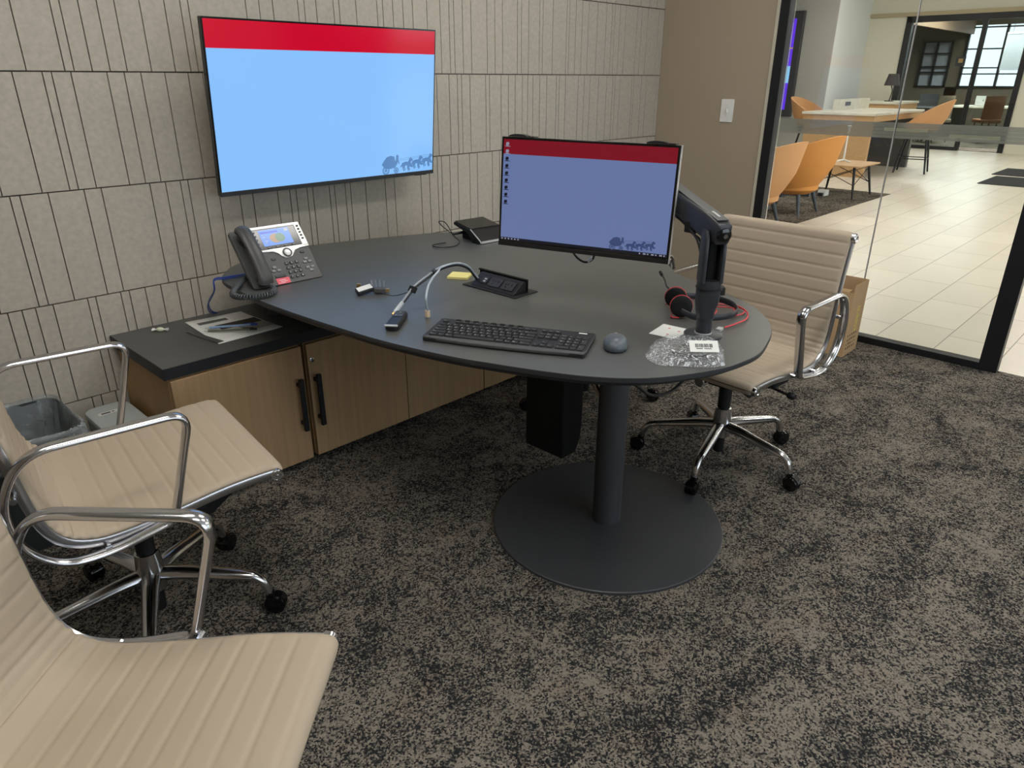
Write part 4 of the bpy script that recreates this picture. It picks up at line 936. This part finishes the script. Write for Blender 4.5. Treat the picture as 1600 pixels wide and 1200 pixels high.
g.tube(sh4(cr([(1.80,1.02,.75),(1.86,.95,.742),(1.93,.915,.742),(1.985,.93,.742),(2.0,.99,.742),(1.95,1.03,.742),(1.88,1.01,.742),(1.86,.96,.746),(1.91,.93,.748),(1.96,.955,.748),(1.93,1.0,.748),(1.89,.97,.75),(1.83,.96,.745)],9)),.0021,7)
g.tube(sh4(cr([(1.87,1.13,.742),(1.93,1.16,.741),(1.975,1.13,.741),(2.0,1.05,.742),(2.005,.97,.744),(1.965,.91,.744),(1.90,.88,.744),(1.83,.882,.743),(1.79,.888,.743)],9)),.0024,7)
g.build('red_cable',M_red,hd)
MB().box(-.012,.012,-.0075,.0075,.001,.009,M=Matrix.Translation(Vector((1.768,.892,TZ))-o4)@Matrix.Rotation(.15,4,'Z')).build('usb_plug',M_silver,hd,bevel=.001)
MB().tube(sh4(cr([(1.78,1.03,.742),(1.77,1.05,.742),(1.79,1.06,.744)],5)),.002,6).build('cable_end',M_red,hd)
# ------------------------------------------------------------------ things on the cabinet worktop
WZ=.535
bc=thing('brochure','printed leaflet with grey pictures lying on the cabinet worktop','brochure',(1.1,2.5,WZ))
q=[fl(289,504,WZ),fl(376,487,WZ),fl(442,513,WZ),fl(342,538,WZ)]
nx,ny=12,8; rows_=[]
def bil(u,v): return (q[0]*(1-u)+q[1]*u)*(1-v)+(q[3]*(1-u)+q[2]*u)*v
def sheet(u0,u1,v0,v1,off,mb,mi=0):
    vs=[];fs=[]
    for j in range(ny+1):
        for i in range(nx+1):
            u=u0+(u1-u0)*i/nx;v=v0+(v1-v0)*j/ny; p=bil(u,v); z=.0012+.010*max(0,v-.6)*u+.008*max(0,u-.85)+off
            vs.append((p.x-1.1,p.y-2.5,z))
    for j in range(ny):
        for i in range(nx): a_=j*(nx+1)+i; fs.append((a_,a_+1,a_+nx+2,a_+nx+1))
    mb.add(vs,fs,mi)
b=MB(); sheet(0,1,0,1,0,b); o_=b.build('leaflet_sheet',M_paper,bc); so=o_.modifiers.new('t','SOLIDIFY'); so.thickness=.0006
b=MB(); mg=mat('print_grey',C(92,90,86),.7); ml=mat('print_pale',C(168,164,158),.7); mk=mat('print_brown',C(58,52,44),.7)
sheet(.12,.62,.14,.24,.0005,b,0); sheet(.30,.98,.36,.56,.0005,b,1); sheet(.55,.99,.56,.82,.0005,b,2)
for k in range(6): sheet(.66,.92,.07+.04*k,.08+.04*k,.0005,b,2)
b.build('printed_pictures',[mg,mk,ml],bc)
def pen(name,lab,a_,b_,m1,m2):
    P0,P1=Vector(a_),Vector(b_); t=thing(name,lab,'pen',tuple(P0)); D=P1-P0
    MB().tube([(0,0,0),tuple(D*.86)],.0042,10).build('pen_barrel',m1,t); MB().tube([tuple(D*-.1),(0,0,0)],[.0012,.0042],10).build('pen_tip',M_silver,t)
    MB().tube([tuple(D*.86),tuple(D)],.0046,10).build('pen_cap',m2,t); c=D.normalized().cross(Vector((0,0,1)))
    MB().box(-.0008,.0008,-.0015,.0015,0,.04,M=Matrix.Translation(D*.72+Vector((0,0,.005)))@(D.to_track_quat('Z','Y').to_matrix().to_4x4())).build('pen_clip',m2,t)
p0,p1=fl(328,515,WZ),fl(403,512,WZ); pen('pen','pale blue transparent pen lying across the leaflet',(p0.x,p0.y,WZ+.0075),(p1.x,p1.y,WZ+.0145),mat('clear_blue_pen',C(150,176,214),.25),M_blue)
p0,p1=fl(326,520,WZ),fl(402,520,WZ); pen('pen','dark grey pen lying on the leaflet below the blue pen',(p0.x,p0.y,WZ+.0075),(p1.x,p1.y,WZ+.0150),mat('olive_pen',C(104,102,88),.35),M_blackp)
p0,p1=fl(299,517,WZ),fl(344,533,WZ); d=(p1-p0)
t=tag(MB().prism([(0,-.012),(d.length*.5,-.014),(d.length*1.05,-.009),(d.length*1.05,.016),(d.length*.55,.009),(0,.008)],.0005,.0036).build('lanyard_strap',M_phone),'dark folded strap lying at the near edge of the leaflet','strap'); t.location=(p0.x-.01,p0.y-.008,WZ); t.rotation_euler=(0,0,math.atan2(d.y,d.x))
p0=fl(251,518,WZ); cd_=thing('wrapped_candy','small wrapped pale green candy on the cabinet worktop','candy',(p0.x,p0.y,WZ),math.radians(-42))
MB().sphere((0,0,.0085),.013,.009,.008).build('candy_body',mat('pale_green_candy',C(214,220,190),.35),cd_)
for s in(-1,1):
    MB().loft([[(s*x,w_*math.cos(t_),.008+h_*math.sin(t_)) for t_ in [2*PI*i/12 for i in range(12)]] for x,w_,h_ in((.011,.004,.004),(.016,.003,.0025),(.022,.009,.0045),(.027,.011,.005))]).build('twisted_end',M_wht,cd_)

# ------------------------------------------------------------------ lobby furniture
def tub(mb,r=.33,h0=.0,h1=.45,lean=.0,seg=40,open_=1.15,th=.03,lo=.55):
    # shell: wraps round the back (+x is the front), top edge sinks to the arms
    inner=[];outer=[]
    rows_=8; vs=[]; 
    A_=[open_+(2*PI-2*open_)*i/seg for i in range(seg+1)]
    loops=[]
    for a_ in A_:
        bk=(1-math.cos(a_-0))/2  # 1 at the back
        top=h0+(h1-h0)*(lo+(1-lo)*max(0,min(1,(bk-.3)/.7))**.8)
        col=[]
        for j in range(rows_+1):
            t_=j/rows_; rad=r*(.62+.38*min(1,t_*1.9)**.6)+lean*t_*bk; z=h0+(top-h0)*t_
            col.append((rad*math.cos(a_),rad*math.sin(a_),z))
        for j in range(rows_,-1,-1):
            t_=j/rows_; rad=r*(.62+.38*min(1,t_*1.9)**.6)+lean*t_*bk-th; z=h0+(top-h0)*t_+(.0 if j else .03)
            col.append((rad*math.cos(a_),rad*math.sin(a_),z))
        loops.append(col)
    mb.loft(loops,0)
    return mb
def lounge(x,y,yaw,label,m,mleg,seat_z=.40,top=.84,legs='wood'):
    t=thing('lounge_chair',label,'chair',(x,y,.0035),yaw)
    b=MB(); tub(b,.36,.24,top,.14,open_=1.05,lo=.46); b.build('chair_shell',m,t,smooth=60)
    MB().loft([[(k*.30*math.cos(a_)*(1 if math.cos(a_)<0 else 1.15),k*.28*math.sin(a_),z) for a_ in [2*PI*i/28 for i in range(28)]] for k,z in((.75,.22),(1,.27),(1.02,seat_z-.02),(.95,seat_z))]).build('seat_cushion',m,t,smooth=50)
    MB().box(-.24,.24,-.025,.025,.19,.235).box(-.025,.025,-.24,.24,.19,.235).build('underframe',mleg,t)
    for a_,b_ in((-.23,-.23),(.23,-.23),(.23,.23),(-.23,.23)):
        MB().tube([(a_*.82,b_*.82,.225),(a_*1.08,b_*1.08,0)],[.024,.014],10).build('leg',mleg,t)
    return t
lounge(8.02,3.42,PI/2,'orange tub chair on grey legs in the lobby, its whole back in view',M_orange,M_leg)
lounge(6.95,3.38,PI/2,'tan tub chair partly hidden by the black jamb at the left of the glass',M_orange2,M_leg)
def stool(x,y,yaw,label,m,mi):
    t=thing('counter_chair',label,'chair',(x,y,0),yaw)
    b=MB(); tub(b,.30,.58,1.10,.12,open_=1.0,lo=.35); b.build('chair_shell',m,t,smooth=60)
    MB().loft([[(k*.24*math.cos(a_),k*.24*math.sin(a_),z) for a_ in [2*PI*i/24 for i in range(24)]] for k,z in((.8,.56),(1,.6),(1,.66),(.9,.68))]).build('seat_cushion',mi,t,smooth=50)
    for a_,b_ in((-.2,-.2),(.2,-.2),(.2,.2),(-.2,.2)):
        MB().tube([(a_*.7,b_*.7,.57),(a_*1.12,b_*1.12,0)],[.018,.013],8).build('leg',M_black,t)
    MB().tube([(-.2,-.2,.22),(.2,-.2,.22),(.2,.2,.22),(-.2,.2,.22)],.008,8,closed=True).build('footrest',M_black,t)
stool(13.05,3.62,math.radians(100),'tan counter chair on black legs at the right side of the high table',M_orange2,M_dgreen)
stool(13.1,5.35,math.radians(-90),'grey and tan counter chair behind the left end of the high table',M_orange2,M_dgreen)
# high table
ht=thing('high_table','high lobby table with a pale marble top and wood apron','table',(12.8,4.4,0))
MB().box(-1.15,1.15,-.55,.55,.885,.92).build('table_top',M_marble,ht,bevel=.003)
MB().box(-1.13,1.13,-.53,.53,.80,.884).build('apron',M_wood,ht)
MB().box(-1.10,-1.02,-.50,.5,0,.80).build('end_panel',M_wood,ht); MB().box(.9,1.0,-.50,.5,0,.80).build('end_panel',M_slab,ht)
MB().box(-.35,1.1,.34,.40,.9205,1.08).build('marble_upstand',M_marble,ht)
MB().box(.0,.22,.333,.3395,.98,1.04).build('outlet_plate',M_slab,ht)
# side table
sd_=thing('side_table','low square wooden side table on black splayed legs in the lobby','side table',(9.75,3.5,.0035))
MB().prism(rrect(-.36,.36,-.33,.33,.02),.385,.402).build('table_top',M_wood,sd_,bevel=.003)
for a_,b_ in((-.27,-.25),(.27,-.25),(.27,.25),(-.27,.25)): MB().tube([(a_*.9,b_*.9,.385),(a_*1.15,b_*1.15,0)],[.017,.012],10).build('leg',M_black,sd_)
g=MB()
for p,q_ in (((-.25,-.24),(.25,-.24)),((.25,-.24),(.25,.24)),((.25,.24),(-.25,.24)),((-.25,.24),(-.25,-.24))):
    g.tube([(p[0],p[1],.36),(q_[0]*1.08,q_[1]*1.08,.16)],.005,6); g.tube([(q_[0],q_[1],.36),(p[0]*1.08,p[1]*1.08,.16)],.005,6)
g.build('wire_brace',M_black,sd_)
sg=thing('sign_stand','slim white stand with a splayed foot on the wooden side table','sign stand',(9.80,3.53,.4058))
g=MB()
for k in range(3): a_=2*PI*k/3+.4; g.tube([(0,0,.03),(.10*math.cos(a_),.10*math.sin(a_),.006)],[.012,.006],8)
g.build('splayed_foot',M_wht,sg); MB().lathe([(.012,.02),(.009,.43)],12).build('stem',M_wht,sg); MB().box(-.06,.06,-.004,.004,.40,.47).build('sign_plate',M_wht,sg)
# low white desk between the tub chairs
lt=thing('low_table','low white-topped table with wood edge behind the orange tub chair','table',(9.3,4.75,.0035))
MB().box(-.9,.9,-.45,.45,.46,.49).build('table_top',M_wht,lt,bevel=.003); MB().box(-.88,.88,-.43,.43,.36,.459).build('apron',M_wood,lt)
for a_ in(-.8,.8):
    for b_ in(-.36,.36): MB().box(a_-.03,a_+.03,b_-.03,b_+.03,0,.36).build('leg',M_wood,lt)
# lobby carpet, mats, outlet box
tag(MB().box(4.6,10.3,3.03,9.15,.0003,.003).build('lobby_carpet',M_rug,smooth=0),'dark mottled carpet inset beneath the lobby tub chairs','carpet')
tag(MB().prism(rrect(12.27,13.42,-.2,2.49,.02),.0005,.009).build('entrance_mat',M_mat,smooth=0),'nearer of the two dark mats on the lobby tiles','mat')
tag(MB().prism(rrect(13.62,14.75,-.2,2.60,.02),.0005,.009).build('entrance_mat',M_mat,smooth=0),'farther of the two dark mats on the lobby tiles','mat')
t=thing('floor_outlet','small white floor outlet box on the lobby carpet under the side table','outlet box',(9.55,3.62,.0035)); MB().box(-.06,.06,-.05,.05,0,.07).build('outlet_body',M_wht,t,bevel=.004); MB().box(-.1,-.061,-.03,.03,0,.04).build('outlet_plug',M_blackp,t)
# digital sign on the column
ds=thing('digital_sign','tall black-framed sign glowing purple on the lobby column','digital sign',(16.03,7.65,1.65))
MB().box(-.10,-.0005,-.62,.62,-1.02,1.02).build('sign_frame',M_bench,ds,bevel=.01)
MB().box(-.1025,-.1005,-.48,.46,-.88,.88).box(-.1035,-.1026,-.48,.46,-.35,-.02,1).box(-.1035,-.1026,-.48,.46,.31,.34,2).build('sign_screen',[M_purple,M_cyan,M_ph4],ds,smooth=0)
# table lamp beyond the high table on its own ledge
lg_=thing('console_table','narrow pale console carrying a lamp against the far cream wall','console',(16.9,5.45,0))
MB().box(-.7,.7,-.45,.45,.92,.96).build('console_top',M_marble,lg_); MB().box(-.68,.68,-.43,.43,0,.919).build('console_body',M_wood,lg_)
lp=thing('table_lamp','dark table lamp with a tapered shade against the cream wall','lamp',(16.7,5.32,.9602))
MB().lathe([(.09,0),(.09,.015)],20).build('lamp_base',M_black,lp); MB().tube(cr([(0,0,.015),(.02,-.02,.2),(-.02,.02,.33)],5),.010,8).build('lamp_pole',M_black,lp); MB().lathe([(.15,.30),(.095,.52)],28).build('lamp_shade',M_lamp,lp)
# office beyond the second glass
def desk(x,y,sx,sy,h,lab,m):
    t=thing('office_desk',lab,'desk',(x,y,.012)); MB().box(-sx,sx,-sy,sy,h-.04,h).build('desk_top',m,t)
    for a_ in(-1,1):
        for b_ in(-1,1): MB().box(a_*(sx-.05)-.03,a_*(sx-.05)+.03,b_*(sy-.05)-.03,b_*(sy-.05)+.03,0,h-.04).build('leg',M_black,t)
    MB().box(-sx+.1,sx-.1,sy-.12,sy-.09,.15,h-.05).build('modesty_panel',M_bench,t)
desk(20.6,6.1,.8,.75,.74,'dark office desk nearest the glass at its left side',M_bench)
desk(22.6,4.75,.6,.8,.74,'office desk under the bright window',M_marble)
def tchair(x,y,yaw,lab,m):
    t=thing('task_chair',lab,'chair',(x,y,.012),yaw)
    MB().prism(rrect(-.24,.24,-.24,.24,.08),.44,.52).build('seat',m,t,bevel=.02)
    MB().loft([[(-.22-.05*(z-.5)+dx,y_,z) for y_,dx in((-.22,.04),(-.1,0),(.1,0),(.22,.04),(.22,.07),(.1,.04),(-.1,.04),(-.22,.07))] for z in(.5,.75,.98,1.02)]).build('backrest',m,t,smooth=50)
    for a_,b_ in((-.2,-.2),(.2,-.2),(.2,.2),(-.2,.2)): MB().tube([(a_*.8,b_*.8,.44),(a_,b_,0)],.014,8).build('leg',M_black,t)
tchair(19.7,5.15,math.radians(60),'tan chair beyond the office glass, left of the mullion',M_taupe)
tchair(20.3,4.25,math.radians(40),'brown chair beyond the office glass, below the bright window',mat('brown_leather',C(120,78,48),.5))
tchair(21.6,5.9,math.radians(200),'dark chair at the far office desk',M_bench)
sc=thing('hanging_panel','pale translucent panel hanging in front of the bright office window','panel',(21.5,4.0,2.0)); MB().box(-.01,.01,-.62,.5,-.42,.36).build('panel_sheet',mat('pale_panel',C(150,156,162),.7),sc); MB().box(-.02,.02,-.62,.5,.3601,.40).build('panel_rail',M_silver,sc)
for y_ in(-.5,.4): MB().tube([(0,y_,.40),(0,y_,1.3)],.004,6).build('hanging_wire',M_black,sc)
lt=thing('laptop','open silver laptop on the desk under the bright window','laptop',(22.45,4.85,.7525)); MB().box(-.12,.12,-.17,.17,0,.018).build('laptop_base',M_silver,lt); MB().box(-.14,-.13,-.17,.17,.018,.24).build('laptop_lid',M_silver,lt); MB().lathe([(.015,0),(.015,.001)],14,M=Matrix.Translation((-.1401,0,.13))@Matrix.Rotation(-PI/2,4,'Y')).build('lid_emblem',M_dark,lt)
db=thing('door_plaque','small dark and gold plaque on the office glass','plaque',(FX+.028,4.45,1.72)); MB().box(-.004,-.0005,-.09,.09,-.09,.09).build('plaque_plate',M_bench,db); MB().box(-.0055,-.0041,-.04,.04,-.03,.05).build('plaque_emblem',M_gold,db)
